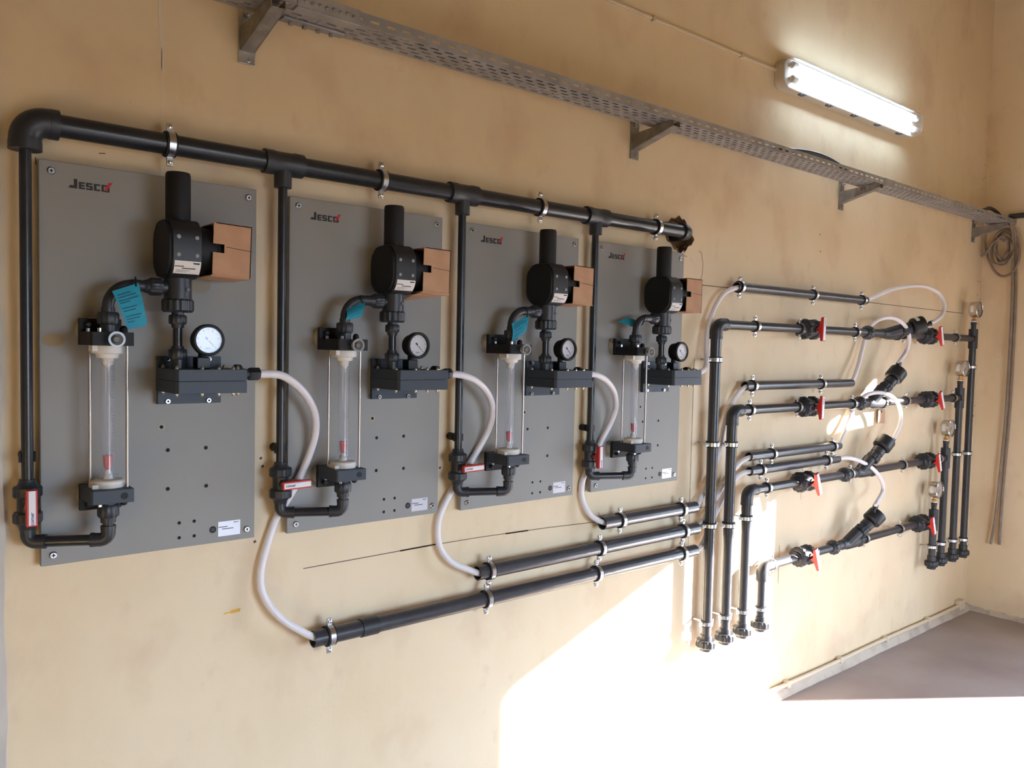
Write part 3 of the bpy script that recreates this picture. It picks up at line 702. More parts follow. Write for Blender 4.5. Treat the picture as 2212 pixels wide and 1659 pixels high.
# ------------------------------------------------------------------ drop pipes
DPN = ['left end of the header', 'first header tee from the left', 'second header tee from the left', 'third header tee from the left']
VZ = [1.268, 1.262, 1.259, 1.252]
for i in range(4):
    x = XD[i]; zb = ZT+ZP[i]-.836; zv = VZ[i]
    t = thing('drop_pipe', (x, DD, zb), 'thin dark drop pipe from the %s to a flow meter' % DPN[i], 'pipe', 'drop pipes beside the boards')
    b = MB(); b.cyl((x, DD, HZ-.05), (x, DD, zv+.03), .0120, 20); b.build('riser', mPVC, t)
    fx, fd = XP[i]+.117, .120
    dx, dd = fx-x, fd-DD; L = math.hypot(dx, dd); u = (dx/L, dd/L, 0)
    b = MB(); b.cyl((x, DD, zv-.035), (x, DD, zb+.03), .0120, 20); b.build('lower_stub', mPVC, t)
    b = MB(); b.tube(elbow_path((x, DD, zb), (0, 0, 1), u, .030, .034, .017, 8), .0152, 20); b.lathe((x, DD, zb+.026), (0, 0, 1), [(0, .0160), (.008, .0160)], 20); b.lathe(add((x, DD, zb), u, .028), u, [(0, .0160), (.008, .0160)], 20); b.build('lower_elbow', mPVCM, t)
    b = MB(); b.cyl(add((x, DD, zb), u, .03), add((fx, fd, zb), u, -.03), .0120, 20); b.build('cross_pipe', mPVC, t)
    b = MB(); b.tube(elbow_path((fx, fd, zb), (-u[0], -u[1], 0), (0, 0, 1), .034, .030, .017, 8), .0152, 20); b.lathe(add((fx, fd, zb), u, -.036), u, [(0, .0160), (.008, .0160)], 20); b.lathe((fx, fd, zb+.024), (0, 0, 1), [(0, .0160), (.008, .0160)], 20); b.build('upper_elbow', mPVCM, t)
    b = MB(); b.cyl((fx, fd, zb+.030), (fx, fd, ZT+ZP[i]-.795), .0118, 20); b.build('meter_stub', mPVC, t)
    # black plastic saddle clip behind the pipe
    zc = (1.372, 1.352, 1.350, 1.350)[i]
    c = thing('pipe_saddle', (x, 0, zc), 'black plastic saddle behind the drop pipe from the %s' % DPN[i], 'pipe clip', 'black pipe saddles')
    b = MB(); b.cyl((x, 0, zc), (x, .030, zc), .0115, 20, ch=.001); b.build('wall_spacer', mBLKP, c)
    b = MB(); b.prism([(x+r_*math.cos(a), DD+r_*math.sin(a)) for r_, rng in ((.0165, range(0, 13)), (.0128, range(12, -1, -1))) for a in [math.radians(165+210*k/12) for k in rng]], 'z', zc-.011, zc+.011)
    b.build('clip_jaw', mBLKP, c, smooth=False)

# ------------------------------------------------------------------ drop-pipe ball valves
def handle(t, cx, cd, cz, L, wd, vertical, tilt=0, stem0=.02, side=1, dt=.016):
    # red lever: a wedge body with a white insert on its front
    def P(a, d, s): # a along the lever, s across it
        ca, sa = math.cos(tilt), math.sin(tilt)
        if vertical: x_, z_ = s, a
        else: x_, z_ = a, s
        return (cx+x_*ca+z_*sa, cd+d, cz-x_*sa+z_*ca)
    b = MB(); h = wd/2
    prof = [(-L/2, 0), (-L/2, dt*.55), (-L*.10, dt*1.0), (0, dt*1.9), (L*.10, dt*1.0), (L/2, dt*.55), (L/2, 0)]
    k = len(b.v)
    for s in (-h, h):
        for a, d in prof: b.v.append(W3(P(a, -d, s)))
    n = len(prof); b.f.append(tuple(range(k, k+n))); b.f.append(tuple(range(k+2*n-1, k+n-1, -1))); b.m += [0, 0]
    for i in range(n): b.f.append((k+i, k+(i+1) % n, k+n+(i+1) % n, k+n+i)); b.m.append(0)
    hd = b.build('handle', mRED, t, smooth=False, bevel=.0012)
    b = MB(); q0, q1 = -L/2+L*.04, L/2-L*.02
    k = len(b.v)
    for d in (-.001, .0016):
        for a, s in ((q0, -h*.62), (q1, -h*.62), (q1, h*.62), (q0, h*.62)): b.v.append(W3(P(a, d, s)))
    for f in ((0,1,2,3),(7,6,5,4),(0,4,5,1),(1,5,6,2),(2,6,7,3),(3,7,4,0)): b.f.append(tuple(k+i for i in f)); b.m.append(0)
    b.build('handle_insert', mWHITE, hd, smooth=False)
    return hd
def drop_valve(i, vertical):
    x, z, D = XD[i], VZ[i], DD
    where = ['beside the leftmost board', 'between the first and second boards', 'between the second and third boards', 'between the third and rightmost boards'][i]
    t = thing('ball_valve', (x, D, z), 'small dark ball valve, red lever %s, %s' % ('upright' if vertical else 'level', where), 'valve', 'ball valves on the drop pipes')
    b = MB(); b.cyl((x, D, z-.030), (x, D, z+.030), .0205, 24); b.lathe((x, D+.015, z), (0, 1, 0), [(0, .012), (.012, .012), (.014, .008), (.022, .008)], 16); b.build('body', mPVCM, t)
    for s in (1, -1):
        b = MB(); b.nut((x, D, z+s*.016), (x, D, z+s*.041), .0290, 40); b.lathe((x, D, z+s*.041), (0, 0, s), [(0, .0225), (.006, .0180), (.014, .0165)], 24); b.build('union_nut', mPVCM, t)
    hd = handle(t, x+(0 if vertical else .022), D+.056, z, .078, .021, vertical, 0 if vertical else -.02, dt=.020)
    if vertical: text('comer', .0105, x, z-.022, D+.0581, mBLUEINK, 'insert_lettering', hd, rot=math.pi/2, bold=.0002)
    else: text('comer', .0105, x+.003, z, D+.0581, mBLUEINK, 'insert_lettering', hd, rot=.02, bold=.0002)
    return t
for i in range(4): drop_valve(i, i in (0, 3))

# ------------------------------------------------------------------ pipe clamps
cl_cache = {}
def clamp(x, z, D, r, axis, label, group='steel pipe clamps', hung=None):
    key = (r, axis, round(D, 3), hung)
    if key not in cl_cache:
        t = thing('pipe_clamp', (x, 0, z), label, 'pipe clamp', group)
        ax = (1, 0, 0) if axis == 'x' else (0, 0, 1)
        def ring(r0_, r1_, wd, nm, m):
            b = MB(); b.lathe(add((x, D, z), ax, -wd/2), ax, [(0, r0_), (0, r1_), (wd, r1_), (wd, r0_), (0, r0_)], 32, caps=False); return b.build(nm, m, t)
        ring(r+.0003, r+.0052, .024, 'rubber_liner', mRUB); ring(r+.004, r+.0064, .0150, 'band', mZINC)
        for s in (1, -1):
            b = MB(); a, c_ = r+.004, r+.026
            if axis == 'x': b.box(x-.0075, x+.0075, D-.0025, D+.0025, *(sorted((z+s*a, z+s*c_))))
            else: b.box(*(sorted((x+s*a, x+s*c_))), D-.0025, D+.0025, z-.0075, z+.0075)
            lg = b.build('lug', mZINC, t, bevel=.0015)
            q = (x, D-.010, z+s*(r+.017)) if axis == 'x' else (x+s*(r+.017), D-.010, z)
            b = MB(); b.lathe(q, (0, 1, 0), [(0, .0030), (.0125, .0030), (.0126, .0058), (.0150, .0052), (.0162, .003)], 14); b.lathe(q, (0, 1, 0), [(0, .0048), (.006, .0048)], 6)
            b.build('lug_screw', mSTEEL, lg)
        b = MB(); b.cyl((x, 0, z), (x, D-r, z), .0038, 10); b.hexn((x, D-r-.010, z), (x, D-r-.003, z), .008); b.build('hanger_bolt', mZINC, t)
        cl_cache[key] = (t, (x, z)); return t
    src, (x0, z0) = cl_cache[key]
    return dup(src, (x-x0, 0, z-z0), label, group)
NTH = ['first', 'second', 'third', 'fourth', 'fifth', 'sixth', 'seventh']
for k, x in enumerate((.268, .840, 1.440, 2.022)):
    clamp(x, HZ, HD, HR, 'x', 'zinc pipe clamp on the thick header pipe, %s from the left' % NTH[k], 'clamps on the header pipe')
LP = [('lowest', .836, .6435, 2.315, (.693, 1.244, 1.747, 2.232)), ('middle', .905, 1.205, 2.320, (1.253, 1.761, 2.237)), ('shortest', .997, 1.769, 2.306, (1.865, 2.220))]
LZ = {'lowest': .822, 'middle': .912, 'shortest': 1.001}
LD, LR = .052, .0232
for nm, _, x0, x1, cl in LP:
    z = LZ[nm]
    d_ = {'lowest': 'longest and lowest dark hose-guard pipe, ending under the second board', 'middle': 'middle-length dark hose-guard pipe under the third board', 'shortest': 'shortest dark hose-guard pipe below the rightmost board'}[nm]
    t = thing('guard_pipe', ((x0+x1)/2, LD, z), d_, 'pipe', 'open dark pipes the hoses run through, below the boards')
    b = MB(); b.pipe((x0, LD, z), (x1, LD, z), LR, LR-.003, 32, .10); b.build('pipe', mPVCL, t)
    if nm == 'lowest':
        b = MB(); b.lathe((.789, LD, z), (1, 0, 0), [(0, LR), (0, LR+.0030), (.053, LR+.0030), (.053, LR)], 32, caps=False); b.build('coupling', mPVCM, t)
    for k, x in enumerate(cl):
        clamp(x, z, LD, LR, 'x', 'zinc pipe clamp on the %s dark pipe below the boards, %s from the left' % (nm, NTH[k]), 'clamps on the pipes below the boards')
UP = [('top', 1.904, 2.538, 3.640, (2.561, 3.142, 3.602), 'dark hose-guard pipe above the first valve row, highest on the right part of the wall'),
      ('second', 1.487, 2.622, 3.530, (2.680, 3.243), 'dark hose-guard pipe between the first and second valve rows'),
      ('third', 1.180, 2.671, 3.432, (2.848, 3.374), 'upper of the close pair of dark hose-guard pipes above the third valve row'),
      ('fourth', 1.115, 2.678, 3.426, (2.766, 3.323), 'lower of the close pair of dark hose-guard pipes above the third valve row')]
UR = .0200
for nm, z, x0, x1, cl, lab in UP:
    t = thing('guard_pipe', ((x0+x1)/2, LD, z), lab, 'pipe', 'open dark pipes the hoses run through, among the valve rows')
    b = MB(); b.pipe((x0, LD, z), (x1, LD, z), UR, UR-.003, 32, .10); b.build('pipe', mPVCL, t)
    for k, x in enumerate(cl):
        clamp(x, z, LD, UR, 'x', 'zinc clamp on the %s hose-guard pipe at right, %s from the left' % ({'top': 'highest'}.get(nm, nm), NTH[k]), 'clamps on the hose-guard pipes at right')

# ------------------------------------------------------------------ valve rows at the right
RD = .070
PR_, RISR = .0195, .0215
ROWZ = [1.742, 1.385, 1.035, .683]; RISX = [2.385, 2.514, 2.640, 2.775]; OUTX = [4.955, 4.797, 4.636, 4.512]
ROWN = ['top valve row', 'second valve row', 'third valve row', 'lowest valve row']
UNX = [3.642, 3.588, 3.468, 3.385]; JX = [3.868, 3.731, 3.644, 3.538]
PHI = [65, 15, 15, 25]; BL = [.150, .210, .200, .190]; CLL = [.085, .115, .105, .100]
V1X = [3.085, 3.100, 3.094, 3.111]; V2X = [4.330, 4.375, 4.378, 4.340]
NUTPX = [(2011, 698), (1941, 787), (1928, 951), (1891, 1094)]
hose_end = []
for i in range(4):
    z, xr, xo = ROWZ[i], RISX[i], OUTX[i]
    t = thing('riser_pipe', (xr, RD, .42), 'dark upright supply pipe turning right into the %s' % ROWN[i], 'pipe', 'supply risers')
    b = MB(); b.cyl((xr, RD, .50 if i < 3 else .50), (xr, RD, z-.045), RISR if i < 3 else PR_, 28); b.build('riser', mPVCR, t)
    b = MB(); b.tube(elbow_path((xr, RD, z), (0, 0, -1), (1, 0, 0), .055, .058, .032, 10), .0252, 28)
    b.lathe((xr, RD, z-.048), (0, 0, -1), [(0, .0262), (.012, .0262)], 28); b.lathe((xr+.050, RD, z), (1, 0, 0), [(0, .0258), (.012, .0258)], 28); b.build('elbow', mPVCM, t)
    b = MB(); b.cyl((xr+.055, RD, z), (V1X[i]-.055, RD, z), PR_, 28); b.build('cross_pipe', mPVCR, t)
    b = MB(); zb = .43
    b.cyl((xr, RD, .505), (xr, RD, zb+.030), PR_, 24); b.lathe((xr, RD, zb+.034), (0, 0, -1), [(0, .0235), (.020, .0235), (.022, .026)], 28); b.build('lower_socket', mPVCM, t)
    b = MB(); b.nut((xr, RD, zb+.014), (xr, RD, zb-.018), .0435, 56, .006); b.lathe((xr, RD, zb-.016), (0, 0, -1), [(0, .027), (.014, .0245), (.016, .0245), (.016, .019), (.004, .019)], 28); b.build('union_nut', mPVCM, t)
    # big ball valves
    for kx, (vx, wh) in enumerate(((V1X[i], 'left'), (V2X[i], 'right'))):
        v = thing('ball_valve', (vx, RD, z), 'large dark ball valve with red and white lever, %s one on the %s' % (wh, ROWN[i]), 'valve', 'ball valves on the valve rows')
        b = MB(); b.cyl((vx-.040, RD, z), (vx+.040, RD, z), .0380, 32); b.lathe((vx, RD+.030, z), (0, 1, 0), [(0, .017), (.014, .017), (.016, .011), (.024, .011)], 20); b.build('body', mPVCM, v)
        for s in (1, -1):
            b = MB(); b.nut((vx+s*.022, RD, z), (vx+s*.052, RD, z), .0475, 56, .006); b.lathe((vx+s*.052, RD, z), (s, 0, 0), [(0, .036), (.004, .034), (.005, .029), (.018, .026), (.018, .0205)], 32); b.build('union_nut', mPVCM, v)
        tilt = ((.02, .02, -.36, -.36), (-.30, -.46, -.32, -.36))[kx][i]
        hd = handle(v, vx-.010, RD+.082, z, .108, .026, True, tilt, dt=.019)
        text('comer', .013, vx-.010, z+.030, RD+.0842, mBLUEINK, 'insert_lettering', hd, rot=math.pi/2, bold=.0002)
    # row pipe pieces
    r = thing('row_pipe', ((V1X[i]+UNX[i])/2, RD, z), 'dark level pipe between the left ball valve and the injection valve, %s' % ROWN[i], 'pipe', 'level pipes of the valve rows')
    b = MB(); b.cyl((V1X[i]+.055, RD, z), (UNX[i]-.02, RD, z), PR_, 28); b.build('pipe', mPVCR, r)
    jx = JX[i]
    # angled injection valve
    y = thing('injection_valve', (jx, RD, z), 'dark Y-shaped injection valve with hose on its cap, in the %s' % ROWN[i], 'injection valve', 'angled injection valves')
    b = MB(); b.nut((UNX[i]-.018, RD, z), (UNX[i]+.014, RD, z), .0360, 56, .008); b.lathe((UNX[i]-.032, RD, z), (1, 0, 0), [(0, .0235), (.014, .030)], 28); b.lathe((UNX[i]+.014, RD, z), (1, 0, 0), [(0, .030), (.006, .024), (.020, .024)], 28); b.build('union_nut', mPVCM, y)
    ph = math.radians(PHI[i]); u = (.707, .707*math.sin(ph), .707*math.cos(ph))
    b = MB(); b.lathe((UNX[i]+.02, RD, z), (1, 0, 0), [(0, .0205), (jx-UNX[i]-.100, .0215), (jx-UNX[i]-.098, .0245), (jx-UNX[i]-.070, .0245), (jx-UNX[i]-.05, .029), (jx-UNX[i]+.03, .030), (jx-UNX[i]+.065, .026), (jx-UNX[i]+.085, .026)], 28)
    b.lathe((jx-.030, RD-.0, z), u, [(0, .028), (CLL[i]-.01, .0290)], 28); b.build('body', mPVCM, y)
    P0 = (jx, RD, z); c = CLL[i]; L = BL[i]
    b = MB(); b.nut(add(P0, u, c-.020), add(P0, u, c+.012), .0345, 56, .005); b.build('collar_nut', mPVCM, y)
    b = MB(); b.lathe(add(P0, u, c+.010), u, [(0, .028), (.012, .028), (.013, .0315), (max(L-c-.050, .016), .0315)], 28); b.build('neck', mPVCM, y)
    cb = MB(); cb.lathe(add(P0, u, L-.032), u, [(0, .032), (.004, .040), (.010, .0455), (.060, .0455), (.065, .043), (.065, .040), (.062, .038), (.062, .012)], 36); cp = cb.build('cap', mBLK, y)
    if i in (0, 2):
        lb = MB(); d = W3(u).normalized(); e1 = Vector((0, -1, 0)) - d*Vector((0, -1, 0)).dot(d); e1.normalize(); e2 = d.cross(e1)
        base = W3(add(P0, u, L-.012)); k = len(lb.v); ns = 8
        ph0 = (-1.9 if i == 0 else .55)
        for q in range(ns+1):
            a = ph0+1.0*q/ns
            for h in (0, .018):
                lb.v.append(base+d*h+(e1*math.cos(a)+e2*math.sin(a))*.0459)
        for q in range(ns): lb.f.append((k+2*q, k+2*q+1, k+2*q+3, k+2*q+2)); lb.m.append(0)
        lb.build('sticker', mPAPER, y, recalc=False)
    b = MB(); nd = RD+u[1]*(L+.045); pn = at(*NUTPX[i], nd)
    if i == 0: hu = (.9, .2, .35)
    elif i == 2: hu = (.55, .1, .8)
    else: hu = (.35, .05, .93)
    st = add(pn, hu, -.032); b.cyl(st, add(pn, hu, -.008), .0085, 14); b.hexn(add(pn, hu, -.012), add(pn, hu, .012), .0135); b.build('hose_nut', mBLK, y)
    hose_end.append((add(pn, hu, .008), hu))
    # right end nut of the Y body and the pipe to the second valve
    b = MB(); b.nut((jx+.080, RD, z), (jx+.104, RD, z), .0330, 56, .004); b.build('end_nut', mPVCM, y)
    r = thing('row_pipe', ((jx+V2X[i])/2, RD, z), 'dark level pipe between the injection valve and the right ball valve, %s' % ROWN[i], 'pipe', 'level pipes of the valve rows')
    b = MB(); b.cyl((jx+.100, RD, z), (V2X[i]-.055, RD, z), PR_, 28); b.build('pipe', mPVCR, r)
    # outlet pipe with tee at the far right
    q = thing('outlet_pipe', (xo, RD, .41), 'dark upright outlet pipe at the right end of the %s' % ROWN[i], 'pipe', 'outlet pipes near the corner')
    b = MB(); b.cyl((V2X[i]+.055, RD, z), (xo-.02, RD, z), PR_, 28); b.build('cross_pipe', mPVCR, q)
    b = MB(); b.lathe((xo, RD, z+.058), (0, 0, -1), [(0, .0255), (.120, .0255)], 28); b.cyl((xo-.030, RD, z), (xo, RD, z), .0235, 24); b.build('tee', mPVCM, q)
    b = MB(); b.cyl((xo, RD, z+.058), (xo, RD, z+.085), .0145, 18); b.nut((xo, RD, z+.083), (xo, RD, z+.100), .0165, 24); b.build('reducer', mPVCM, q)
    b = MB(); b.cyl((xo, RD, z-.058), (xo, RD, .465), PR_, 28); b.build('pipe', mPVCR, q)
    b = MB(); b.lathe((xo, RD, .470), (0, 0, -1), [(0, .0240), (.030, .0240)], 28); b.nut((xo, RD, .440), (xo, RD, .408), .0370, 56, .006); b.lathe((xo, RD, .408), (0, 0, -1), [(0, .026), (.014, .024)], 28); b.build('union_nut', mPVCM, q)
    # steel pressure gauge on top
    g = thing('pressure_gauge', (xo, RD, z+.100), 'round steel pressure gauge on top of the outlet pipe of the %s' % ROWN[i], 'gauge', 'steel pressure gauges near the corner')
    gz = z+.100+.075
    b = MB(); b.lathe((xo, RD, z+.100), (0, 0, 1), [(0, .0150), (.006, .0150)], 18); b.build('thread_tape', mWHITE, g)
    b = MB(); b.hexn((xo, RD, z+.106), (xo, RD, z+.118), .0135); b.cyl((xo, RD, z+.116), (xo, RD, z+.130), .0075, 12); b.build('brass_stem', mBRASS2, g)
    b = MB(); b.lathe((xo, RD-.018, gz), (0, 1, 0), [(0, .002), (.0005, .044), (.003, .047), (.040, .047), (.041, .0505), (.047, .0505), (.050, .046), (.046, .0445)], 40, caps=False); b.build('case', mSTEEL, g)
    b = MB(); b.lathe((xo, RD+.024, gz), (0, 1, 0), [(0, .0445), (.0005, .0445)], 36); dl = b.build('dial', mDIAL2, g)
    b = MB()
    for k in range(11):
        a = math.radians(225-27*k); c_, s_ = math.cos(a), math.sin(a); r0_, r1_, wd = .034, .040, .0007
        b.quad([(xo+c_*r0_-s_*wd, RD+.0252, gz+s_*r0_+c_*wd), (xo+c_*r1_-s_*wd, RD+.0252, gz+s_*r1_+c_*wd), (xo+c_*r1_+s_*wd, RD+.0252, gz+s_*r1_-c_*wd), (xo+c_*r0_+s_*wd, RD+.0252, gz+s_*r0_-c_*wd)])
    b.build('dial_marks', mINK, dl, smooth=False, recalc=False)
    b = MB(); b.quad([(xo-.021, RD+.0265, gz-.020), (xo-.019, RD+.0265, gz-.022), (xo+.004, RD+.0265, gz+.003), (xo+.001, RD+.0265, gz+.006)]); b.build('needle', mINK, g, smooth=False, recalc=False, solid=.0005)
    b = MB(); b.lathe((xo, RD+.029, gz), (0, 1, 0), [(0, .0447), (.0006, .0447)], 36); b.build('glass', mLENS, g)
    b = MB(); ns = 6; k = len(b.v)
    for qn in range(ns+1):
        a = math.radians(150+50*qn/ns)
        for h in (RD-.006, RD+.012): b.v.append(W3((xo+.0474*math.cos(a), h, gz+.0474*math.sin(a))))
    for qn in range(ns): b.f.append((k+2*qn, k+2*qn+1, k+2*qn+3, k+2*qn+2)); b.m.append(0)
    b.build('sticker', mPAPER, g, recalc=False)

ROWC = [(2.658, 3.008, 3.515, 4.040, 4.700), (2.639, 3.014, 3.513, 4.096, 4.701), (2.790, 3.520, 4.092, 4.545), (2.853, 3.700, 4.087)]
for i in range(4):
    for k, x in enumerate(ROWC[i]):
        clamp(x, ROWZ[i], RD, PR_, 'x', 'zinc pipe clamp on the %s, %s from the left' % (ROWN[i], NTH[k]), 'clamps on the valve rows')
for i, zs in enumerate(((1.598, 1.253, .919, .513), (1.245, .904, .514), (.919, .512), (.497,))):
    rr = RISR if i < 3 else PR_
    for k, z in enumerate(zs):
        clamp(RISX[i], z, RD, RISR if z > .6 and i < 3 else PR_, 'z', 'zinc clamp on the %s supply riser from the left, %s from the top' % (NTH[i], NTH[k]), 'clamps on the supply risers')
for i, zs in enumerate(((1.568, 1.040, .505), (1.044, .521), (.525,), (.523,))):
    for k, z in enumerate(zs):
        clamp(OUTX[i], z, RD, PR_, 'z', 'zinc pipe clamp on the outlet pipe of the %s, %s from the top' % (ROWN[i], NTH[k]), 'clamps on the outlet pipes')
# tan paper tag under the second row
p = at(1904, 884, .014)
t = thing('paper_tag', p, 'tan paper tag with eyelet hanging under the injection valve of the second row', 'tag')
b = MB(); x, z = p[0], p[2]; b.prism([(x-.034, z-.074), (x+.042, z-.078), (x+.042, z-.010), (x+.030, z), (x-.024, z), (x-.034, z-.010)], 'd', .0140, .0146); b.build('card', mTAN, t, smooth=False)
b = MB(); b.lathe((x, .0146, z-.012), (0, 1, 0), [(0, .0035), (.0008, .0035), (.0008, .0075), (0, .0075)], 18, caps=False); b.build('eyelet', mINK, t)
b = MB(); b.tube([(x, .016, z-.012), (x+.002, .022, z+.010), (x+.003, .050, z+.030)], .0010, 6); b.build('string', mWHITEP, t)

# ------------------------------------------------------------------ hoses
def hose(pts, label, r=.0102):
    t = tag(MB().tube(spline(pts, 10), r, 16).build('hose', mHOSE, None), label, 'hose', 'milky plastic hoses')
    return t
gz_ = [LZ['lowest'], LZ['middle'], LZ['shortest']]
def outl(i): return (XP[i]+.452, .127, ZT+ZP[i]-.468)
o0 = outl(0)
hose([o0, at(600, 809, .127), at(628, 822, .120), at(658, 850, .105), at(679, 890, .085), at(681, 935, .068), at(665, 990, .050), at(640, 1045, .045), at(617, 1085, .042), at(596, 1120, .016), at(580, 1165, .014),
      at(565, 1220, .016), at(563, 1265, .022), at(576, 1299, .030), at(603, 1332, .042), at(638, 1356, .050), (.66, LD, LZ['lowest']+.001), (.74, LD, LZ['lowest']-.004)],
     'white hose looping from the leftmost ejector block down into the longest guard pipe')
hose([outl(1), at(1000, 811, .127), at(1030, 824, .118), at(1054, 850, .100), at(1064, 885, .080), at(1056, 925, .060), at(1036, 965, .046), at(1010, 1008, .040), at(985, 1045, .022), at(962, 1085, .016), at(948, 1120, .016),
      at(945, 1155, .018), at(953, 1188, .026), at(975, 1214, .036), at(1005, 1228, .046), (1.225, LD, LZ['middle']-.004), (1.30, LD, LZ['middle']-.004)],
     'white hose looping from the second ejector block down into the middle-length guard pipe')
hose([outl(2), at(1292, 811, .125), at(1312, 824, .112), at(1327, 848, .095), at(1330, 880, .074), at(1318, 915, .056), at(1300, 950, .044), at(1284, 985, .034), at(1268, 1015, .020), at(1257, 1045, .014), at(1257, 1075, .016), at(1268, 1102, .028), at(1285, 1120, .042), (1.795, LD, LZ['shortest']-.002), (1.86, LD, LZ['shortest']-.002)],
     'white hose dropping from the third ejector block into the shortest guard pipe')
e3 = outl(3)
hose([(e3[0]-.02, e3[1], e3[2]), (e3[0]+.010, e3[1]-.004, e3[2]), at(1522, 798, .090), at(1526, 775, .060), at(1526, 735, .045), at(1533, 695, .040), at(1546, 660, .042), at(1565, 633, .047), (2.545, LD, UP[0][1]-.004), (2.62, LD, UP[0][1]-.004)],
     'white hose rising from the rightmost ejector block to the highest guard pipe')
hose([(2.24, LD, gz_[2]), (2.31, LD, gz_[2]), at(1512, 1080, .040), at(1530, 1040, .024), at(1552, 980, .020), at(1562, 930, .020), at(1575, 885, .022), at(1592, 853, .034), (2.635, LD, UP[1][1]-.003), (2.70, LD, UP[1][1]-.003)],
     'white hose from the shortest guard pipe up to the second-highest guard pipe')
hose([(2.25, LD, gz_[1]), (2.325, LD, gz_[1]), at(1517, 1126, .036), at(1535, 1095, .022), at(1556, 1060, .020), at(1580, 1022, .022), at(1600, 998, .036), (2.690, LD, UP[2][1]-.002), (2.76, LD, UP[2][1]-.002)],
     'white hose from the middle-length guard pipe up to the third hose-guard pipe from the top')
hose([(2.24, LD, gz_[0]), (2.32, LD, gz_[0]), at(1515, 1178, .036), at(1532, 1140, .022), at(1552, 1095, .020), at(1576, 1050, .022), at(1600, 1024, .036), (2.700, LD, UP[3][1]-.002), (2.77, LD, UP[3][1]-.002)],
     'white hose from the longest guard pipe up to the lowest hose-guard pipe at right')
E0 = hose_end
def endpts(i): return [add(E0[i][0], E0[i][1], .035), add(E0[i][0], E0[i][1], .008), add(E0[i][0], E0[i][1], -.004)]
hose([(3.56, LD, UP[0][1]), (3.635, LD, UP[0][1]+.002), at(1890, 641, .056), at(1925, 626, .070), at(1965, 618, .090), at(2000, 619, .110), at(2028, 634, .135), at(2040, 658, .155), at(2034, 682, .165)]+endpts(0)[1:],
     'white hose arching from the highest guard pipe to the top injection valve')
hose([(3.45, LD, UP[1][1]), (3.53, LD, UP[1][1]+.004), at(1852, 795, .045), at(1861, 760, .036), at(1869, 730, .038), at(1880, 706, .080), at(1899, 690, .120), at(1923, 686, .135), at(1945, 694, .140), at(1960, 712, .138), at(1964, 735, .130), at(1957, 760, .115)]+endpts(1)[1:],
     'white hose looping over the top valve row to the cap of the second injection valve')
hose([(3.36, LD, UP[2][1]), (3.43, LD, UP[2][1]+.003), at(1821, 940, .040), at(1833, 910, .030), at(1843, 885, .030), at(1853, 868, .060), at(1872, 853, .085), at(1898, 848, .104), at(1924, 855, .110), at(1940, 873, .111), at(1946, 898, .108), at(1943, 920, .108)]+endpts(2)[1:],
     'white hose looping over the second valve row to the cap of the third injection valve')
hose([(3.35, LD, UP[3][1]), (3.425, LD, UP[3][1]), at(1835, 990, .064), at(1862, 998, .085), at(1888, 1015, .105), at(1904, 1038, .115), at(1907, 1060, .110)]+endpts(3)[1:],
     'white hose curving across the third valve row down to the lowest injection valve')

# ------------------------------------------------------------------ cable tray
TZ0, TZ1, TB, TF = 2.445, 2.476, .080, .192
def tray(x0, x1, name, parent):
    b = MB(); pitch = .048; sl = .027
    def sheet(fn, u0_, u1_, rows):
        # strip running along x; rows = list of (v0, v1, phase) slotted bands, the rest is solid
        v = u0_
        for a, c, ph in rows:
            if a > v: b.quad([fn(x0, v), fn(x1, v), fn(x1, a), fn(x0, a)])
            x = x0; k = math.ceil((x0-ph)/pitch); s0 = ph+k*pitch
            while s0+sl < x1:
                b.quad([fn(x, a), fn(s0, a), fn(s0, c), fn(x, c)]); x = s0+sl; s0 += pitch
            b.quad([fn(x, a), fn(x1, a), fn(x1, c), fn(x, c)]); v = c
        if v < u1_: b.quad([fn(x0, v), fn(x1, v), fn(x1, u1_), fn(x0, u1_)])
    sheet(lambda x, v: (x, TF, v), TZ0, TZ1, [(TZ0+.011, TZ0+.018, 0)])
    sheet(lambda x, v: (x, TB, v), TZ0, TZ1+.004, [(TZ0+.011, TZ0+.018, .02)])
    bands = [(TB+.014+k*.0205, TB+.014+k*.0205+.0080, (.024 if k % 2 else 0)) for k in range(5)]
    sheet(lambda x, v: (x, v, TZ0), TB, TF, bands)
    return b.build(name, mGALV, parent, smooth=False, solid=.0014, recalc=False)
t = thing('cable_tray', (1.9, (TB+TF)/2, TZ0), 'long perforated galvanised cable tray on brackets above all the pipework', 'cable tray')
for x0, x1 in ((-1.6, .600), (.602, 3.57), (3.572, 5.205)): tray(x0, x1, 'tray_section', t)
b = MB(); b.box(.520, .688, TF, TF+.004, TZ0-.004, TZ1+.002); b.box(.520, .688, TF-.030, TF+.004, TZ0-.006, TZ0-.002); b.build('splice_plate', mGALV, t, bevel=.0008)
for k in range(8):
    x = .540+k*.0185; b = MB(); b.lathe((x, TF+.004, TZ0+.014-.002*(k % 2)), (0, 1, 0), [(0, .0048), (.002, .0045), (.003, .003)], 12); b.build('splice_bolt', mGALV2, t)
b = MB(); b.box(.520, .690, TB+.004, TB+.036, TZ0-.006, TZ0-.002)
b.build('splice_plate', mGALV, t, bevel=.0008)
for k in range(4):
    x = .545+k*.037; b = MB(); b.hexn((x, TB+.018, TZ0-.006), (x, TB+.018, TZ0-.014), .006); b.build('splice_bolt', mGALV2, t)
b = MB(); b.box(3.50, 3.60, TF, TF+.003, TZ0-.003, TZ1+.001); b.build('splice_plate', mGALV, t, bevel=.0008)
BRX = [.470, 1.939, 3.450, 5.060]
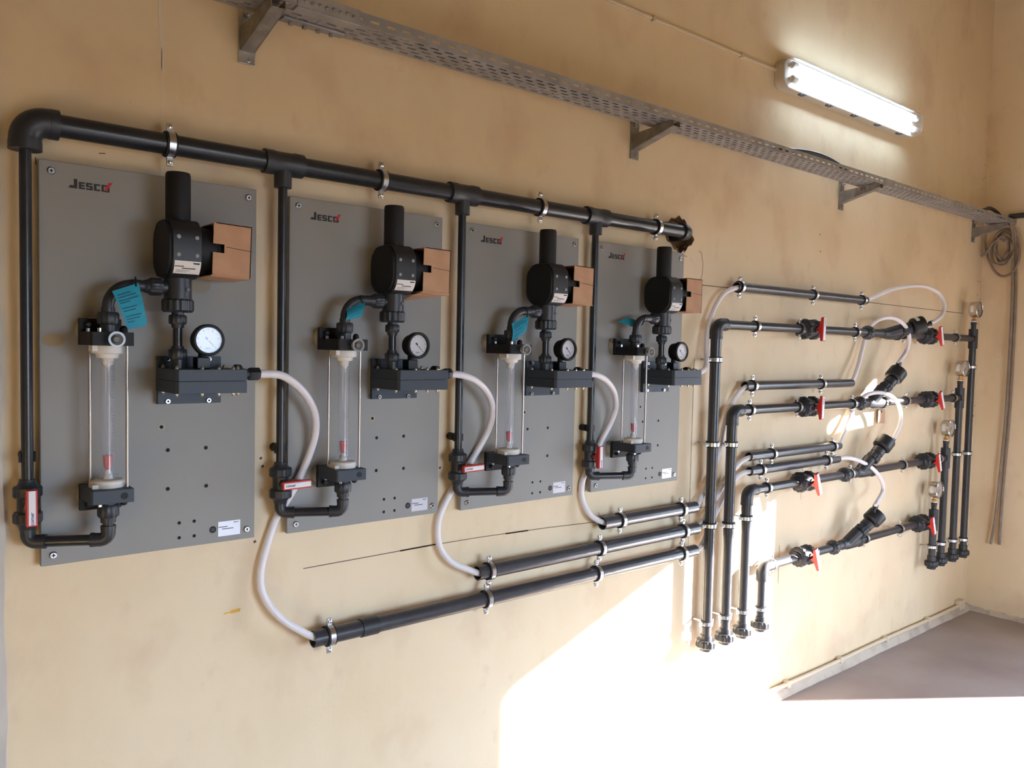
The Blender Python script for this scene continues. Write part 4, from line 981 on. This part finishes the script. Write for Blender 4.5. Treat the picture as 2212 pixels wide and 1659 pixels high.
for k, x in enumerate(BRX):
    br = thing('wall_bracket', (x, 0, TZ0-.10), 'galvanised cantilever bracket under the cable tray, %s from the left' % NTH[k], 'bracket', 'brackets under the cable tray')
    b = MB(); b.box(x-.022, x+.022, 0, .005, TZ0-.105, TZ0+.035); b.build('wall_plate', mGALV2 if k else mZINC, br, bevel=.001)
    b = MB(); top, zt = TZ0-.002, TZ0-.002
    prof = [(.004, TZ0-.074), (.004, TZ0-.018), (.192, TZ0-.002), (.200, TZ0-.002), (.200, TZ0-.022)]
    b.prism(prof, 'x', x-.019, x-.0165); b.prism(prof, 'x', x+.0165, x+.019)
    b.quad([(x-.019, .004, TZ0-.074), (x+.019, .004, TZ0-.074), (x+.019, .200, TZ0-.022), (x-.019, .200, TZ0-.022)]); b.build('arm', mGALV2, br, smooth=False)
    b = MB(); b.hexn((x-.002, .005, TZ0+.018), (x-.002, .014, TZ0+.018), .009); b.cyl((x-.002, .012, TZ0+.018), (x-.002, .024, TZ0+.018), .004, 10); b.build('anchor_bolt', mZINC, br)
    b = MB(); b.hexn((x+.006, .005, TZ0-.094), (x+.006, .010, TZ0-.094), .005); b.build('anchor_bolt', mZINC, br)
# cables lying in the tray
def cable(pts, r, m, label, n=8): return tag(MB().tube(spline(pts, n), r, 10).build('cable', m, None), label, 'cable')
cable([(.9, .14, TZ0+.013), (1.6, .145, TZ0+.013), (2.1, .15, TZ0+.014), (2.5, .15, TZ0+.016), (2.70, .15, TZ0+.035), (2.86, .15, TZ0+.054), (3.0, .15, TZ0+.058), (3.12, .15, TZ0+.046), (3.3, .15, TZ0+.018), (4, .15, TZ0+.013), (4.6, .15, TZ0+.013), (4.80, .15, TZ0+.045), (4.92, .14, TZ0+.072), (5.03, .14, TZ0+.062), (5.12, .15, TZ0+.02)],
      .0105, mDCABLE, 'dark cable lying in the tray and arching above its rim under the lamp')
cable([(1.2, .165, TZ0+.011), (2.0, .166, TZ0+.011), (3.2, .168, TZ0+.011), (4.4, .165, TZ0+.011), (5.1, .165, TZ0+.011)], .008, mDCABLE, 'straight dark cable lying in the bottom of the tray')
# coil and hanging cables on the right wall
def EWP(y, z, off=.02): return (XE-off, y, z)
pts = []
pts += [(5.09, .13, TZ0+.02), (5.10, .07, TZ0-.03), EWP(.022, 2.36, .03), EWP(.045, 2.25, .03), EWP(.085, 2.17, .03), EWP(.13, 2.135, .03), EWP(.18, 2.15, .03), EWP(.215, 2.21, .035), EWP(.222, 2.29, .04), EWP(.20, 2.37, .04)]
for k in range(34):
    a = math.radians(60+k*34); f = 1-k/60
    pts.append(EWP(.132+.066*f*math.cos(a)*1.0+.006*math.sin(k), 2.305+.118*f*math.sin(a)+.004*math.cos(k*2), .030+.012*(k % 3)))
pts += [EWP(.10, 2.36, .05), EWP(.065, 2.325, .05), EWP(.035, 2.28, .05), EWP(.012, 2.262, .05)]
cable(pts, .0075, mCABLE, 'coiled grey-brown cable hanging under the tray end in the corner', 5)
cable([(5.12, .18, TZ0+.01), (5.17, .195, 2.40), EWP(.200, 2.2, .02), EWP(.208, 1.84, .02), EWP(.205, 1.3, .018), EWP(.192, .90, .018), EWP(.186, .64, .02), EWP(.1855, .46, .02)], .0085, mCABLE, 'grey cable hanging down the right wall, its lower end hanging straight')
cable([(5.12, .17, TZ0+.01), (5.165, .185, 2.40), EWP(.187, 2.2, .035), EWP(.194, 1.84, .035), EWP(.190, 1.3, .033), EWP(.174, .90, .033), EWP(.160, .64, .03), EWP(.140, .455, .03)], .0075, mCABLE, 'grey cable hanging down the right wall, its lower end bent toward the corner')
tag(MB().cyl((XE-.020, .15, TZ0+.055), (XE-.020, 1.4, TZ0+.055), .016, 14).build('conduit', mDCABLE, None), 'dark conduit along the right wall from the end of the cable tray', 'conduit')
# thin painted conduit to the lamp and floor conduit
t = thing('conduit', (2.3, 0, 2.876), 'thin cream-painted conduit along the upper wall leading to the lamp', 'conduit')
b = MB(); b.box(.6, 2.86, 0, .012, 2.870, 2.882); b.build('duct', mCONDUIT, t, bevel=.003)
for x in (1.55, 2.02, 2.58):
    b = MB(); b.box(x-.008, x+.008, 0, .016, 2.864, 2.885); b.build('clip', mCONDUIT, t, bevel=.002)
t = thing('conduit', (3.5, .018, .054), 'cream-painted conduit with clips running along the wall just above the floor', 'conduit')
b = MB(); b.tube([(x, .020, .054+.0020*math.sin(x*5)) for x in [-1.6+.1*k for k in range(67)]]+[(5.08, .02, .054)], .0105, 12); b.build('duct', mCONDUIT, t)
for px, py in ((1702, 1466), (1816, 1410), (1915, 1365), (2005, 1330)):
    x = at(px, py, .02)[0]; b = MB(); b.box(x-.014, x+.014, 0, .032, .038, .070); b.build('clip', mCONDUIT, t, bevel=.004)
b = MB(); b.box(5.05, 5.12, 0, .04, .030, .090); b.build('end_box', mCONDUIT, t, bevel=.006)

# ------------------------------------------------------------------ fluorescent wall lamp
t = thing('wall_lamp', (3.475, 0, 2.80), 'long twin-tube fluorescent wall lamp, lit, above the cable tray', 'lamp')
lx0, lx1, lz0, lz1 = 2.838, 4.108, 2.797, 2.925; lz = (lz0+lz1)/2
def stad(x0, x1, z0, z1, r, n=6):
    out = []
    for cx, cz, a0 in ((x1-r, z1-r, 0), (x0+r, z1-r, 90), (x0+r, z0+r, 180), (x1-r, z0+r, 270)):
        for k in range(n+1): a = math.radians(a0+90*k/n); out.append((cx+r*math.cos(a), cz+r*math.sin(a)))
    return out
b = MB(); b.prism(stad(lx0, lx1, lz0, lz1, .04), 'd', 0, .051); b.build('housing', mHOUS, t, bevel=.004)
b = MB(); b.prism(stad(lx0+.07, lx1-.07, lz0+.016, lz1-.016, .01), 'd', .051, .0535); b.build('reflector', mTUBE_REF, t, smooth=False)
for z in (lz-.030, lz+.030):
    b = MB(); b.cyl((lx0+.065, .069, z), (lx1-.065, .069, z), .0130, 16); b.build('fluorescent_tube', mLAMP, t)
    for x, s in ((lx0+.030, 1), (lx1-.030, -1)):
        b = MB(); b.cyl((x, .068, z), (x+s*.036, .068, z), .0155, 16, ch=.003); b.box(x-.004, x+.02, .05, .068, z-.008, z+.008); b.build('tube_holder', mHOUS, t)
b = MB(); k = len(b.v)
rings_ = [(0, .0515), (.001, .070), (.008, .086), (.020, .098), (.034, .103)]
loops = []
for ins, D in rings_:
    lp = stad(lx0+ins, lx1-ins, lz0+ins, lz1-ins, max(.04-ins, .006)); loops.append((len(b.v), len(lp)))
    for x, z in lp: b.v.append(W3((x, D, z)))
for (a, n_), (c, _) in zip(loops[:-1], loops[1:]):
    for i in range(n_): b.f.append((a+i, a+(i+1) % n_, c+(i+1) % n_, c+i)); b.m.append(0)
a, n_ = loops[-1]; b.f.append(tuple(range(a, a+n_))); b.m.append(0)
b.build('clear_cover', mCOVER, t)
for k in range(5):
    x = lx0+.16+k*.235
    b = MB(); b.box(x-.016, x+.016, .030, .058, lz0-.006, lz0+.001); b.build('cover_clip', mCLIPG, t, bevel=.001)
